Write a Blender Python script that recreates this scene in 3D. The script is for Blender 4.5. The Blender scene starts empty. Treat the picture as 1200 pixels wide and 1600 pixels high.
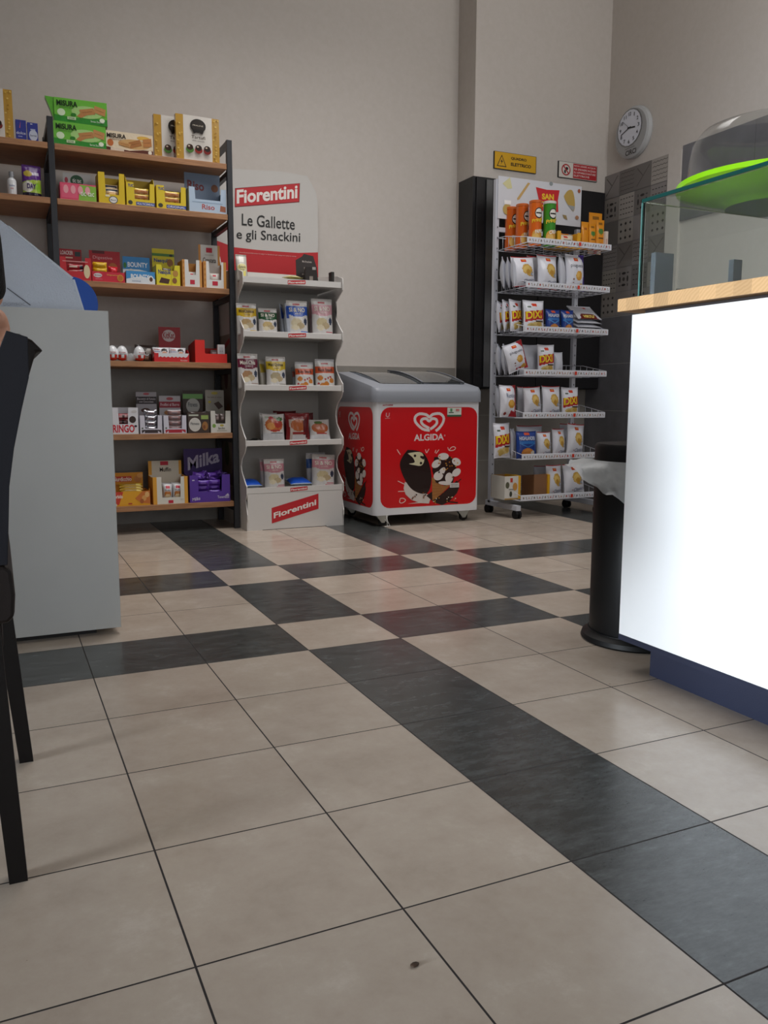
import bpy, bmesh, math, random
from mathutils import Vector, Matrix
random.seed(7)
C = bpy.context.scene.collection
PI = math.pi

# ------------------------------------------------------------ camera
TILE = .34
F, YAW, PIT, ROL = 1302.43, .434, -.1354, .0025
CAM = Vector((-.636*TILE, -3.2375*TILE, 2.364*TILE))
_cy, _sy, _cp, _sp = math.cos(YAW), math.sin(YAW), math.cos(PIT), math.sin(PIT)
FW = Vector((_cp*_sy, _cp*_cy, _sp)); R0 = Vector((_cy, -_sy, 0)); U0 = R0.cross(FW)
RT = math.cos(ROL)*R0 + math.sin(ROL)*U0; UP = -math.sin(ROL)*R0 + math.cos(ROL)*U0
cd = bpy.data.cameras.new('camera'); cam = bpy.data.objects.new('camera', cd); C.objects.link(cam)
cd.sensor_fit = 'VERTICAL'; cd.sensor_height = 32; cd.lens = F/1600*32; cd.clip_start = .02
M3 = Matrix((RT, UP, -FW)).transposed(); cam.matrix_world = Matrix.Translation(CAM) @ M3.to_4x4()
bpy.context.scene.camera = cam

# ------------------------------------------------------------ light
sc = bpy.context.scene
sc.view_settings.view_transform = 'Standard'; sc.view_settings.look = 'None'
sc.view_settings.gamma = 1; sc.view_settings.use_curve_mapping = False
sc.view_settings.exposure = 0.0
w = bpy.data.worlds.new('world'); sc.world = w; w.use_nodes = True
w.node_tree.nodes['Background'].inputs[0].default_value = (.75, .85, 1, 1)
w.node_tree.nodes['Background'].inputs[1].default_value = 1.0
def area(name, loc, target, sx, sy, power, col=(1, 1, 1), spread=PI):
    l = bpy.data.lights.new(name, 'AREA'); l.shape = 'RECTANGLE'; l.size = sx; l.size_y = sy
    l.energy = power; l.color = col; l.spread = spread
    o = bpy.data.objects.new(name, l); C.objects.link(o); o.location = loc
    o.rotation_euler = (Vector(target)-Vector(loc)).to_track_quat('-Z', 'Z').to_euler(); return o
area('window_daylight', (-5.93, -.9, .95), (1.45, .45, .72), 1.7, 1.5, 38, (.84, .92, 1), .6)
area('shopfront_daylight', (.9, -6.93, 1.75), (.9, 4, 1.9), 4.2, 2.6, 62, (1, .98, .97))
area('added_key_light', (3.0, .9, 3.7), (1.6, 4.4, 1.0), 1.5, 1.0, 29, (1, .98, .96))  # key light added high up to brighten the back wall, no fixture there
area('added_floor_fill', (1.4, 3.0, 4.15), (1.4, 3.0, 0), 2.2, 1.2, 30, (1, .975, .955), 1.65)  # downward fill added to lift the far floor, not a real lamp

# measured points on known planes of the room
def _ray(px, py): return FW + RT*((px-600)/F) - UP*((py-800)/F)
def on_y(px, py, Y): d = _ray(px, py); return CAM + d*((Y-CAM.y)/d.y)
def on_x(px, py, X): d = _ray(px, py); return CAM + d*((X-CAM.x)/d.x)

# ------------------------------------------------------------ colour & materials
def lin(h):
    if isinstance(h, tuple): return h
    h = h.lstrip('#'); o = []
    for i in (0, 2, 4):
        c = int(h[i:i+2], 16)/255; o.append(c/12.92 if c <= .04045 else ((c+.055)/1.055)**2.4)
    return tuple(o)
MATS = {}
def nodes(name):
    m = bpy.data.materials.new(name); m.use_nodes = True; nt = m.node_tree
    return m, nt, nt.nodes['Principled BSDF']
def finish(name, rough, metal=0, bump=0, bscale=80, coat=0, alpha=None, spec=.5, trans=0):
    m, nt, b = nodes(name)
    a = nt.nodes.new('ShaderNodeVertexColor'); a.layer_name = 'Col'
    nt.links.new(a.outputs['Color'], b.inputs['Base Color'])
    b.inputs['Roughness'].default_value = rough; b.inputs['Metallic'].default_value = metal
    b.inputs['Coat Weight'].default_value = coat; b.inputs['Specular IOR Level'].default_value = spec
    b.inputs['Transmission Weight'].default_value = trans
    if alpha is not None: b.inputs['Alpha'].default_value = alpha
    if bump:
        tc = nt.nodes.new('ShaderNodeTexCoord'); n = nt.nodes.new('ShaderNodeTexNoise'); n.inputs['Scale'].default_value = bscale
        bp = nt.nodes.new('ShaderNodeBump'); bp.inputs['Strength'].default_value = bump; bp.inputs['Distance'].default_value = .004
        nt.links.new(tc.outputs['Object'], n.inputs['Vector']); nt.links.new(n.outputs['Fac'], bp.inputs['Height'])
        nt.links.new(bp.outputs['Normal'], b.inputs['Normal'])
    MATS[name] = m
finish('card', .55); finish('film', .28, bump=.5, bscale=45); finish('gloss', .18, coat=.3); finish('matte', .8)
finish('powder', .42, bump=.1, bscale=400); finish('chrome', .12, metal=1); finish('steel', .35, metal=1)
finish('foil', .22, metal=.9, bump=.6, bscale=60)
finish('liner', .35, bump=.6, bscale=25, alpha=.62); finish('frost', .25, bump=.8, bscale=160, alpha=.86)
finish('leather', .5, bump=.08, bscale=420, spec=.22); finish('skin', .5, bump=.15, bscale=90); finish('knit', .95, bump=1, bscale=300)
finish('rubber', .5, spec=.25); finish('clear', .05, alpha=.28)
def glassmat(name, col, rough=0):
    m, nt, b = nodes(name)
    b.inputs['Base Color'].default_value = (*col, 1); b.inputs['Transmission Weight'].default_value = 1
    b.inputs['Roughness'].default_value = rough; b.inputs['IOR'].default_value = 1.45; MATS[name] = m
glassmat('glass', (.93, .98, .96)); glassmat('glass_edge', (.12, .34, .31), .05)
glassmat('lid_glass', (.93, .96, .95))

def mixrgb(nt, fac, a, b, typ='MIX'):
    n = nt.nodes.new('ShaderNodeMix'); n.data_type = 'RGBA'; n.blend_type = typ
    for inp, v in ((n.inputs[0], fac), (n.inputs[6], a), (n.inputs[7], b)):
        if hasattr(v, 'is_output'): nt.links.new(v, inp)
        elif isinstance(v, (int, float)): inp.default_value = v
        else: inp.default_value = (*v, 1)
    return n.outputs[2]
def math_(nt, op, a, b=None, c=None):
    n = nt.nodes.new('ShaderNodeMath'); n.operation = op
    for i, v in enumerate((a, b, c)):
        if v is None: continue
        if hasattr(v, 'is_output'): nt.links.new(v, n.inputs[i])
        else: n.inputs[i].default_value = v
    return n.outputs[0]
def thin_glass(name, tint):
    m, nt, b = nodes(name); L = nt.links.new
    t = nt.nodes.new('ShaderNodeBsdfTransparent'); t.inputs[0].default_value = (*tint, 1); g = nt.nodes.new('ShaderNodeBsdfGlossy'); g.inputs['Roughness'].default_value = .03
    fz_ = nt.nodes.new('ShaderNodeLayerWeight'); fz_.inputs[0].default_value = .5; mx = nt.nodes.new('ShaderNodeMixShader')
    L(math_(nt, 'MULTIPLY_ADD', math_(nt, 'POWER', fz_.outputs['Facing'], 3.5), .45, .04), mx.inputs[0]); L(t.outputs[0], mx.inputs[1]); L(g.outputs[0], mx.inputs[2]); L(mx.outputs[0], nt.nodes['Material Output'].inputs[0]); MATS[name] = m
thin_glass('dome_glass', (.93, .94, .94))
def noise(nt, vec, scale, detail=4, rough=.6):
    n = nt.nodes.new('ShaderNodeTexNoise'); n.inputs['Scale'].default_value = scale
    n.inputs['Detail'].default_value = detail; n.inputs['Roughness'].default_value = rough
    nt.links.new(vec, n.inputs['Vector']); return n.outputs['Fac']
def ramp(nt, fac, stops):
    r = nt.nodes.new('ShaderNodeValToRGB'); e = r.color_ramp.elements
    while len(e) < len(stops): e.new(.5)
    for i, (p, c) in enumerate(stops): e[i].position = p; e[i].color = (*lin(c), 1)
    nt.links.new(fac, r.inputs[0]); return r.outputs[0]

def mat_floor():
    m, nt, b = nodes('floor_tiles'); L = nt.links.new
    g = nt.nodes.new('ShaderNodeNewGeometry'); s = nt.nodes.new('ShaderNodeSeparateXYZ'); L(g.outputs['Position'], s.inputs[0])
    tx = math_(nt, 'DIVIDE', s.outputs[0], .9676*TILE); ty = math_(nt, 'DIVIDE', s.outputs[1], TILE)
    ix = math_(nt, 'FLOOR', tx); iy = math_(nt, 'FLOOR', ty)
    eq = lambda v, k: math_(nt, 'COMPARE', v, k, .1)
    col = math_(nt, 'MAXIMUM', eq(ix, 2), eq(ix, 5)); row = math_(nt, 'MAXIMUM', eq(iy, 4), eq(iy, 7))
    x = math_(nt, 'ABSOLUTE', math_(nt, 'SUBTRACT', col, row))
    c10 = math_(nt, 'MULTIPLY', eq(ix, 10), math_(nt, 'GREATER_THAN', iy, 8.5))
    dark = math_(nt, 'MAXIMUM', x, c10)
    cb = nt.nodes.new('ShaderNodeCombineXYZ'); L(ix, cb.inputs[0]); L(iy, cb.inputs[1])
    wn = nt.nodes.new('ShaderNodeTexWhiteNoise'); L(cb.outputs[0], wn.inputs['Vector'])
    off = nt.nodes.new('ShaderNodeVectorMath'); off.operation = 'MULTIPLY_ADD'
    L(wn.outputs['Color'], off.inputs[0]); off.inputs[1].default_value = (7, 7, 7); L(g.outputs['Position'], off.inputs[2])
    st = nt.nodes.new('ShaderNodeMapping'); st.inputs['Scale'].default_value = (1, 2.6, 1); L(off.outputs[0], st.inputs[0])
    n1 = noise(nt, off.outputs[0], 6, 9, .72); n2 = noise(nt, st.outputs[0], 11, 10, .78)
    cream = ramp(nt, n1, [(.3, '#a99b8d'), (.45, '#b1a395'), (.58, '#b6a99b'), (.72, '#c1b5a9')])
    slate = ramp(nt, n2, [(.3, '#2b2c2b'), (.46, '#3b3d3c'), (.6, '#4c4f4f'), (.75, '#6a6f6f')])
    var = math_(nt, 'MULTIPLY_ADD', wn.outputs['Value'], .12, .94)
    c = mixrgb(nt, dark, cream, slate)
    vc = nt.nodes.new('ShaderNodeCombineXYZ'); [L(var, vc.inputs[i]) for i in range(3)]
    c = mixrgb(nt, 1., c, vc.outputs[0], 'MULTIPLY')
    sp = noise(nt, g.outputs['Position'], 38, 2, .5); spot = math_(nt, 'GREATER_THAN', sp, .79)
    c = mixrgb(nt, math_(nt, 'MULTIPLY', spot, .55), c, lin('#5b5148'))
    def edge(t, pitch):
        f = math_(nt, 'FRACT', t); d = math_(nt, 'MINIMUM', f, math_(nt, 'SUBTRACT', 1., f)); return math_(nt, 'LESS_THAN', math_(nt, 'MULTIPLY', d, pitch), .0017)
    gr = math_(nt, 'MAXIMUM', edge(tx, .329), edge(ty, .34))
    c = mixrgb(nt, gr, c, lin('#1c1412'))
    L(c, b.inputs['Base Color'])
    rr = math_(nt, 'MULTIPLY_ADD', n1, .12, .17); rr = math_(nt, 'MAXIMUM', rr, math_(nt, 'MULTIPLY', gr, .9)); L(rr, b.inputs['Roughness'])
    b.inputs['Specular IOR Level'].default_value = .6
    bp = nt.nodes.new('ShaderNodeBump'); bp.inputs['Strength'].default_value = .35; bp.inputs['Distance'].default_value = .0015
    L(math_(nt, 'SUBTRACT', math_(nt, 'MULTIPLY', n2, .25), gr), bp.inputs['Height']); L(bp.outputs[0], b.inputs['Normal'])
    MATS['floor'] = m
mat_floor()
def mat_noise(name, stops, scale, rough, bump=.05, det=5, stretch=(1, 1, 1), spec=.5, coat=0):
    m, nt, b = nodes(name); tc = nt.nodes.new('ShaderNodeNewGeometry'); mp = nt.nodes.new('ShaderNodeMapping')
    mp.inputs['Scale'].default_value = stretch; nt.links.new(tc.outputs['Position'], mp.inputs[0])
    n = noise(nt, mp.outputs[0], scale, det); nt.links.new(ramp(nt, n, stops), b.inputs['Base Color'])
    b.inputs['Roughness'].default_value = rough; b.inputs['Specular IOR Level'].default_value = spec; b.inputs['Coat Weight'].default_value = coat
    if bump:
        bp = nt.nodes.new('ShaderNodeBump'); bp.inputs['Strength'].default_value = bump; bp.inputs['Distance'].default_value = .003
        nt.links.new(n, bp.inputs['Height']); nt.links.new(bp.outputs[0], b.inputs['Normal'])
    MATS[name] = m
mat_noise('wallpaint', [(.3, '#c9c2bb'), (.7, '#cec7c1')], 30, .9, .06)
mat_noise('ceiling', [(.3, '#dad7d0'), (.7, '#e0ddd8')], 20, .95, 0)
mat_noise('greige_tile', [(.3, '#8c8781'), (.7, '#979189')], 9, .45, .05)
mat_noise('slate_tile', [(.25, '#66666b'), (.75, '#7a7a80')], 6, .35, .05)
mat_noise('panel_white', [(.3, '#f0f1f2'), (.7, '#f4f5f6')], 3, .32, 0)
mat_noise('panel_grey', [(.3, '#a9a9a6'), (.7, '#aeaeab')], 3, .4, 0)
mat_noise('shelf_wood', [(.3, '#8d6243'), (.5, '#a4754f'), (.7, '#b5845b')], 6, .5, .1, 8, (1.2, 14, 14))
mat_noise('black_cabinet', [(.3, '#151417'), (.7, '#1a191c')], 20, .45, 0)
def mat_butcher():
    m, nt, b = nodes('butcher_block'); L = nt.links.new
    g = nt.nodes.new('ShaderNodeNewGeometry'); s = nt.nodes.new('ShaderNodeSeparateXYZ'); L(g.outputs['Position'], s.inputs[0])
    iy = math_(nt, 'FLOOR', math_(nt, 'DIVIDE', s.outputs[1], .055)); ix = math_(nt, 'FLOOR', math_(nt, 'DIVIDE', s.outputs[0], .04))
    cb = nt.nodes.new('ShaderNodeCombineXYZ'); L(iy, cb.inputs[0]); L(ix, cb.inputs[1])
    wn = nt.nodes.new('ShaderNodeTexWhiteNoise'); L(cb.outputs[0], wn.inputs['Vector'])
    mp = nt.nodes.new('ShaderNodeVectorMath'); mp.operation = 'MULTIPLY_ADD'; L(wn.outputs['Color'], mp.inputs[0]); mp.inputs[1].default_value = (3, 3, 3); L(g.outputs['Position'], mp.inputs[2])
    wv = nt.nodes.new('ShaderNodeTexWave'); wv.wave_type = 'RINGS'; wv.inputs['Scale'].default_value = 34; wv.inputs['Distortion'].default_value = 5; wv.inputs['Detail'].default_value = 4
    L(mp.outputs[0], wv.inputs['Vector'])
    a = ramp(nt, wv.outputs['Fac'], [(.1, '#c9a172'), (.9, '#d2ab7e')])
    v = math_(nt, 'MULTIPLY_ADD', wn.outputs['Value'], .3, .78); vc = nt.nodes.new('ShaderNodeCombineXYZ'); [L(v, vc.inputs[i]) for i in range(3)]
    L(mixrgb(nt, 1., a, vc.outputs[0], 'MULTIPLY'), b.inputs['Base Color']); b.inputs['Roughness'].default_value = .4
    MATS['butcher'] = m
mat_butcher()

# ------------------------------------------------------------ text -> flat triangles
_tc = {}
def text2d(s, bold=.02):
    k = (s, bold)
    if k in _tc: return _tc[k]
    cu = bpy.data.curves.new('t', 'FONT'); cu.body = s; cu.resolution_u = 3; cu.offset = bold
    o = bpy.data.objects.new('t', cu); C.objects.link(o)
    dg = bpy.context.evaluated_depsgraph_get(); me = o.evaluated_get(dg).to_mesh()
    vs = [(v.co.x, v.co.y) for v in me.vertices]; fs = [tuple(p.vertices) for p in me.polygons]
    o.evaluated_get(dg).to_mesh_clear(); bpy.data.objects.remove(o); bpy.data.curves.remove(cu)
    x0 = min(v[0] for v in vs); x1 = max(v[0] for v in vs); y0 = min(v[1] for v in vs); y1 = max(v[1] for v in vs)
    vs = [((a-x0)/(x1-x0), (b-y0)/(y1-y0)) for a, b in vs]
    _tc[k] = (vs, fs); return _tc[k]

# ------------------------------------------------------------ mesh builder
class MB:
    def __init__(s): s.v = []; s.f = []; s.m = []; s.c = []
    def face(s, pts, col='#ffffff', fin='card'):
        i = len(s.v); s.v += [tuple(p) for p in pts]; s.f.append(tuple(range(i, i+len(pts)))); s.m.append(fin); s.c.append(lin(col))
    def grid(s, P, cols, fin='card', skip=None):       # P[i][j] points; cols(i,j)
        i0 = len(s.v); ni = len(P); nj = len(P[0])
        for r in P: s.v += [tuple(p) for p in r]
        for i in range(ni-1):
            for j in range(nj-1):
                a = i0+i*nj+j; s.f.append((a, a+nj, a+nj+1, a+1)); s.m.append(fin)
                s.c.append(lin(cols(i, j)) if callable(cols) else lin(cols))
    def box(s, a, b, col='#ffffff', fin='card'):
        (x0, y0, z0), (x1, y1, z1) = a, b
        V = [(x0, y0, z0), (x1, y0, z0), (x1, y1, z0), (x0, y1, z0), (x0, y0, z1), (x1, y0, z1), (x1, y1, z1), (x0, y1, z1)]
        i = len(s.v); s.v += V
        for f in ((0, 3, 2, 1), (4, 5, 6, 7), (0, 1, 5, 4), (1, 2, 6, 5), (2, 3, 7, 6), (3, 0, 4, 7)):
            s.f.append(tuple(i+k for k in f)); s.m.append(fin); s.c.append(lin(col))
        return s
    def prism(s, poly, fn, d0, d1, col='#ffffff', fin='card'):   # fn(a,b,d)->3D
        i = len(s.v); n = len(poly); s.v += [tuple(fn(a, b, d0)) for a, b in poly] + [tuple(fn(a, b, d1)) for a, b in poly]
        fs = [tuple(i+k for k in range(n)), tuple(i+n+k for k in reversed(range(n)))] + [(i+k, i+n+k, i+n+(k+1) % n, i+(k+1) % n) for k in range(n)]
        for f in fs: s.f.append(f); s.m.append(fin); s.c.append(lin(col))
        return s
    def tube(s, pts, r, col='#ffffff', fin='powder', n=6, r1=None, close=True):
        pts = [Vector(p) for p in pts]; i0 = len(s.v); k = len(pts)
        for q, p in enumerate(pts):
            d = (pts[min(q+1, k-1)]-pts[max(q-1, 0)]).normalized(); a = d.cross(Vector((0, 0, 1)))
            if a.length < .05: a = d.cross(Vector((0, 1, 0)))
            a.normalize(); b = d.cross(a); rr = r if r1 is None else r+(r1-r)*q/(k-1)
            for j in range(n):
                t = 2*PI*j/n; s.v.append(tuple(p+a*(rr*math.cos(t))+b*(rr*math.sin(t))))
        for q in range(k-1):
            for j in range(n):
                A = i0+q*n+j; B = i0+q*n+(j+1) % n; s.f.append((A, B, B+n, A+n)); s.m.append(fin); s.c.append(lin(col))
        if close:
            for f in (tuple(i0+j for j in reversed(range(n))), tuple(i0+(k-1)*n+j for j in range(n))): s.f.append(f); s.m.append(fin); s.c.append(lin(col))
        return s
    def lathe(s, prof, n=24, c=(0, 0, 0), col='#ffffff', fin='card', cols=None, caps=True, sx=1, sy=1):
        i0 = len(s.v); k = len(prof)
        for r, z in prof:
            for j in range(n):
                t = 2*PI*j/n; s.v.append((c[0]+sx*r*math.cos(t), c[1]+sy*r*math.sin(t), c[2]+z))
        for q in range(k-1):
            for j in range(n):
                A = i0+q*n+j; B = i0+q*n+(j+1) % n; s.f.append((A, B, B+n, A+n)); s.m.append(fin)
                s.c.append(lin(cols(q, j) if cols else col))
        if caps:
            for f in (tuple(i0+j for j in reversed(range(n))), tuple(i0+(k-1)*n+j for j in range(n))): s.f.append(f); s.m.append(fin); s.c.append(lin(col))
        return s
    def art(s, fn, prims, w=1., h=1., fin='card', z0=.0004, dz=.0003):   # fn(u,v,off)->3D
        off = z0
        for p in prims:
            k = p[0]; off += dz
            if k == 'r':
                _, a, b, c, d, col = p; s.face([fn(a, b, off), fn(c, b, off), fn(c, d, off), fn(a, d, off)], col, fin)
            elif k == 'e':
                _, cu, cv, ru, rv, col = p[:6]; rot = p[6] if len(p) > 6 else 0; pts = []
                for q in range(20):
                    t = 2*PI*q/20; a = ru*w*math.cos(t); b = rv*h*math.sin(t)
                    pts.append(fn(cu+(a*math.cos(rot)-b*math.sin(rot))/w, cv+(a*math.sin(rot)+b*math.cos(rot))/h, off))
                s.face(pts, col, fin)
            elif k == 'p': s.face([fn(a, b, off) for a, b in p[1]], p[2], fin)
            elif k == 'l':
                _, pts, lw, col = p
                for q in range(len(pts)-1):
                    (a, b), (c, d) = pts[q], pts[q+1]; dx, dy = (c-a)*w, (d-b)*h; L = math.hypot(dx, dy) or 1
                    so = off+(q % 3)*3e-5; nx, ny = -dy/L*lw/2/w, dx/L*lw/2/h; ex, ey = dx/L*lw*.3/w, dy/L*lw*.3/h
                    s.face([fn(a+nx-ex, b+ny-ey, so), fn(a-nx-ex, b-ny-ey, so), fn(c-nx+ex, d-ny+ey, so), fn(c+nx+ex, d+ny+ey, so)], col, fin)
            elif k == 't':
                _, tx, a, b, c, d, col = p[:7]; bold = p[7] if len(p) > 7 else .02; rot = p[8] if len(p) > 8 else 0
                vs, fs = text2d(tx, bold); i = len(s.v); mu, mv = (a+c)/2, (b+d)/2
                for x, y in vs:
                    uu = (a+(c-a)*x-mu)*w; vv = (b+(d-b)*y-mv)*h
                    s.v.append(tuple(fn(mu+(uu*math.cos(rot)-vv*math.sin(rot))/w, mv+(uu*math.sin(rot)+vv*math.cos(rot))/h, off)))
                for f in fs: s.f.append(tuple(i+q for q in f)); s.m.append(fin); s.c.append(lin(col))
            elif k == 'T':            # text on a parallelogram bl, br, tl
                _, tx, bl, br, tl, col = p[:6]; bold = p[6] if len(p) > 6 else .02
                vs, fs = text2d(tx, bold); i = len(s.v)
                for x, y in vs: s.v.append(tuple(fn(bl[0]+(br[0]-bl[0])*x+(tl[0]-bl[0])*y, bl[1]+(br[1]-bl[1])*x+(tl[1]-bl[1])*y, off)))
                for f in fs: s.f.append(tuple(i+q for q in f)); s.m.append(fin); s.c.append(lin(col))
        return s
    def build(s, name, parent=None, loc=None, rot=None, smooth=False, bevel=0, solid=0):
        me = bpy.data.meshes.new(name); me.from_pydata(s.v, [], s.f)
        fins = sorted(set(s.m)); [me.materials.append(MATS[f]) for f in fins]; ix = {f: i for i, f in enumerate(fins)}
        me.polygons.foreach_set('material_index', [ix[f] for f in s.m])
        at = me.color_attributes.new('Col', 'FLOAT_COLOR', 'CORNER'); buf = []
        for p, c in zip(me.polygons, s.c): buf += [c[0], c[1], c[2], 1.]*p.loop_total
        at.data.foreach_set('color', buf)
        if smooth: me.polygons.foreach_set('use_smooth', [True]*len(me.polygons))
        me.update(); o = bpy.data.objects.new(name, me); C.objects.link(o)
        if smooth and smooth != 'all': me.set_sharp_from_angle(angle=math.radians(38))
        if loc is not None: o.location = loc
        if rot is not None: o.rotation_euler = rot
        if parent: o.parent = parent
        if bevel:
            b = o.modifiers.new('bevel', 'BEVEL'); b.width = bevel; b.segments = 2; b.limit_method = 'ANGLE'
        if solid:
            b = o.modifiers.new('solid', 'SOLIDIFY'); b.thickness = solid
        return o
def tag(o, label, cat, group=None):
    o['label'] = label; o['category'] = cat
    if group: o['group'] = group
    return o
def struct(o): o['kind'] = 'structure'; return o
def empty(name, loc=(0, 0, 0), rz=0):
    o = bpy.data.objects.new(name, None); C.objects.link(o); o.location = loc; o.rotation_euler = (0, 0, rz); return o
def fr(x0, z0, w, h, y):              # art frame on a face looking to -y
    return lambda u, v, o: (x0+u*w, y-o, z0+v*h)

# ------------------------------------------------------------ the room
XR, YB, YP, XP = 4.083, 4.42, 4.18, 2.92
XL, YN, ZC = -6.0, -7.0, 4.2
def simple(name, a, b, fin, bevel=0, **k): return MB().box(a, b, '#ffffff', fin).build(name, bevel=bevel, **k)
struct(simple('floor', (XL-.2, YN-.2, -.1), (XR+.2, YB+.2, 0), 'floor'))
struct(simple('ceiling', (XL-.2, YN-.2, ZC), (XR+.2, YB+.2, ZC+.1), 'ceiling'))
struct(simple('wall_back', (XL-.2, YB, 0), (XP, YB+.2, ZC), 'wallpaint'))
m = MB(); m.box((XP, YP, 2.352), (XR, YB+.2, ZC), '#ffffff', 'wallpaint'); m.box((XP, YP+.16, 0), (XR, YB+.2, .878), '#ffffff', 'wallpaint')
m.box((XP, YP+.2, .878), (XR, YB+.2, 2.352), '#ffffff', 'wallpaint'); struct(m.build('wall_alcove'))
struct(simple('wall_right', (XR, YN-.2, 0), (XR+.2, YB+.2, ZC), 'wallpaint'))
m = MB()                                  # left wall round the window opening
for a, b in (((YN-.2, 0), (YB+.2, .3)), ((YN-.2, 2.7), (YB+.2, ZC)), ((YN-.2, .3), (-1.9, 2.7)), ((.1, .3), (YB+.2, 2.7))):
    m.box((XL-.2, a[0], a[1]), (XL, b[0], b[1]), '#ffffff', 'wallpaint')
struct(m.build('wall_left'))
m = MB()
for a, b in (((XL, 0), (XR, .3)), ((XL, 3.0), (XR, ZC)), ((XL, .3), (-1.25, 3.0)), ((3.05, .3), (XR, 3.0))):
    m.box((a[0], YN-.2, a[1]), (b[0], YN, b[1]), '#ffffff', 'wallpaint')
struct(m.build('wall_near'))
m = MB()
for y in (-1.9, -.93, .04): m.box((XL-.12, y, .3), (XL-.06, y+.06, 2.7), '#3a3c40', 'powder')
for z in (.3, 2.64): m.box((XL-.12, -1.9, z), (XL-.06, .1, z+.06), '#3a3c40', 'powder')
wf = struct(m.build('window_1')); g = simple('glass_pane', (XL-.095, -1.84, .36), (XL-.087, .04, 2.64), 'glass'); g.parent = wf
m = MB()
for x in (-1.25, .16, 1.58, 2.99): m.box((x, YN-.12, .3), (x+.06, YN-.06, 3.0), '#3a3c40', 'powder')
for z in (.3, 2.94): m.box((-1.25, YN-.12, z), (3.05, YN-.06, z+.06), '#3a3c40', 'powder')
wf = struct(m.build('window_2')); g = simple('glass_pane', (-1.19, YN-.095, .36), (2.99, YN-.087, 2.94), 'glass'); g.parent = wf
# greige dado of wall tiles on the back wall
m = MB(); m.box((XL, YB-.012, 0), (XP-.002, YB, 1.03), '#ffffff', 'greige_tile')
for z in (.34, .68): m.box((XL, YB-.0125, z-.001), (XP-.003, YB-.0121, z+.001), '#5d5954')
for k in range(10): m.box((XL+.6*k+.25, YB-.0125, 0), (XL+.6*k+.252, YB-.0121, 1.03), '#5d5954')
struct(m.build('trim_1'))
m = MB(); m.box((XP-.012, YP+.148, 0), (XR-.014, YP+.16, .876), '#ffffff', 'greige_tile'); m.box((XP-.012, YP+.16, 0), (XP, YB-.013, .876), '#ffffff', 'greige_tile')
for z in (.34, .68): m.box((XP, YP+.1475, z-.001), (XR-.014, YP+.1479, z+.001), '#c9c5bd')
struct(m.build('trim_2'))
# right wall: dark tiles below, patchwork tiles above
m = MB(); Y0t = 3.515
m.box((XR-.012, Y0t, 0), (XR, YP+.148, 2.47), '#ffffff', 'slate_tile')
m.box((XR-.012, -1.5, 0), (XR, Y0t, .95), '#ffffff', 'slate_tile')
fx = lambda u, v, o: (XR-.012-o, YP-u, v)      # u to the right = towards the camera
pr = [('r', -.15, z-.0015, YP-Y0t, z+.0015, '#b0aea9') for z in (.36, .715, 1.07, 1.42, 1.77, 2.12)]
greys = ['#7a7572', '#8f8984', '#9a958f', '#74706d', '#8a8583', '#a39d97']
random.seed(3)
for iz in range(6):
    for iy in range(4):
        z = 1.425+.1745*iz; u = .004+.166*iy
        if z+.17 > 2.47: continue
        pr.append(('r', u, z, u+.164, z+.1715, random.choice(greys)))
        kind = (iz*5+iy*3) % 6; cu, cv = u+.082, z+.086; dk = '#302d2d'
        if kind == 0:
            for a in range(3):
                for b in range(3): pr.append(('p', [(cu-.05+.05*a-.012, cv-.05+.05*b), (cu-.05+.05*a, cv-.05+.05*b-.012), (cu-.05+.05*a+.012, cv-.05+.05*b), (cu-.05+.05*a, cv-.05+.05*b+.012)], dk))
        elif kind == 2:
            for q in range(4):
                t = q*PI/2; pr.append(('e', cu+.042*math.cos(t), cv+.042*math.sin(t), .022, .009, dk, t+PI/2)); pr.append(('e', cu+.062*math.cos(t+PI/4), cv+.062*math.sin(t+PI/4), .012, .005, '#4a4645', t))
            pr.append(('e', cu, cv, .014, .014, '#4a4645'))
        elif kind == 4:
            for q in range(5): pr.append(('l', [(u+.01+.016*k2, z+.025+.03*q+(.006 if k2 % 2 else 0)) for k2 in range(10)], .004, '#4f4b49'))
        elif kind == 5:
            for q in range(4):
                for k2 in range(5): pr.append(('r', u+.015+.03*k2, z+.03+.036*q, u+.033+.03*k2, z+.036+.036*q, dk))
        elif kind == 1: pr += [('l', [(cu-.06, cv-.06), (cu+.06, cv+.06)], .007, '#57514f'), ('l', [(cu-.06, cv+.06), (cu, cv)], .007, '#57514f')]
m.art(fx, pr, 1, 1, 'card', z0=.0002, dz=.00002)
struct(m.build('trim_3'))
m = MB(); m.box((XR-.012, .2, 2.0), (XR, 3.39, 2.49), '#ffffff', 'slate_tile')
m.art(fx, [('r', YP-3.39+.6*k, 2.0, YP-3.39+.6*k+.003, 2.49, '#4b4947') for k in range(1, 5)]); struct(m.build('trim_4'))
# pale doorway pilaster between the two tiled parts of the right wall
struct(simple('trim_5', (XR-.02, 3.392, 0), (XR, 3.513, 2.47), 'wallpaint'))

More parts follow.
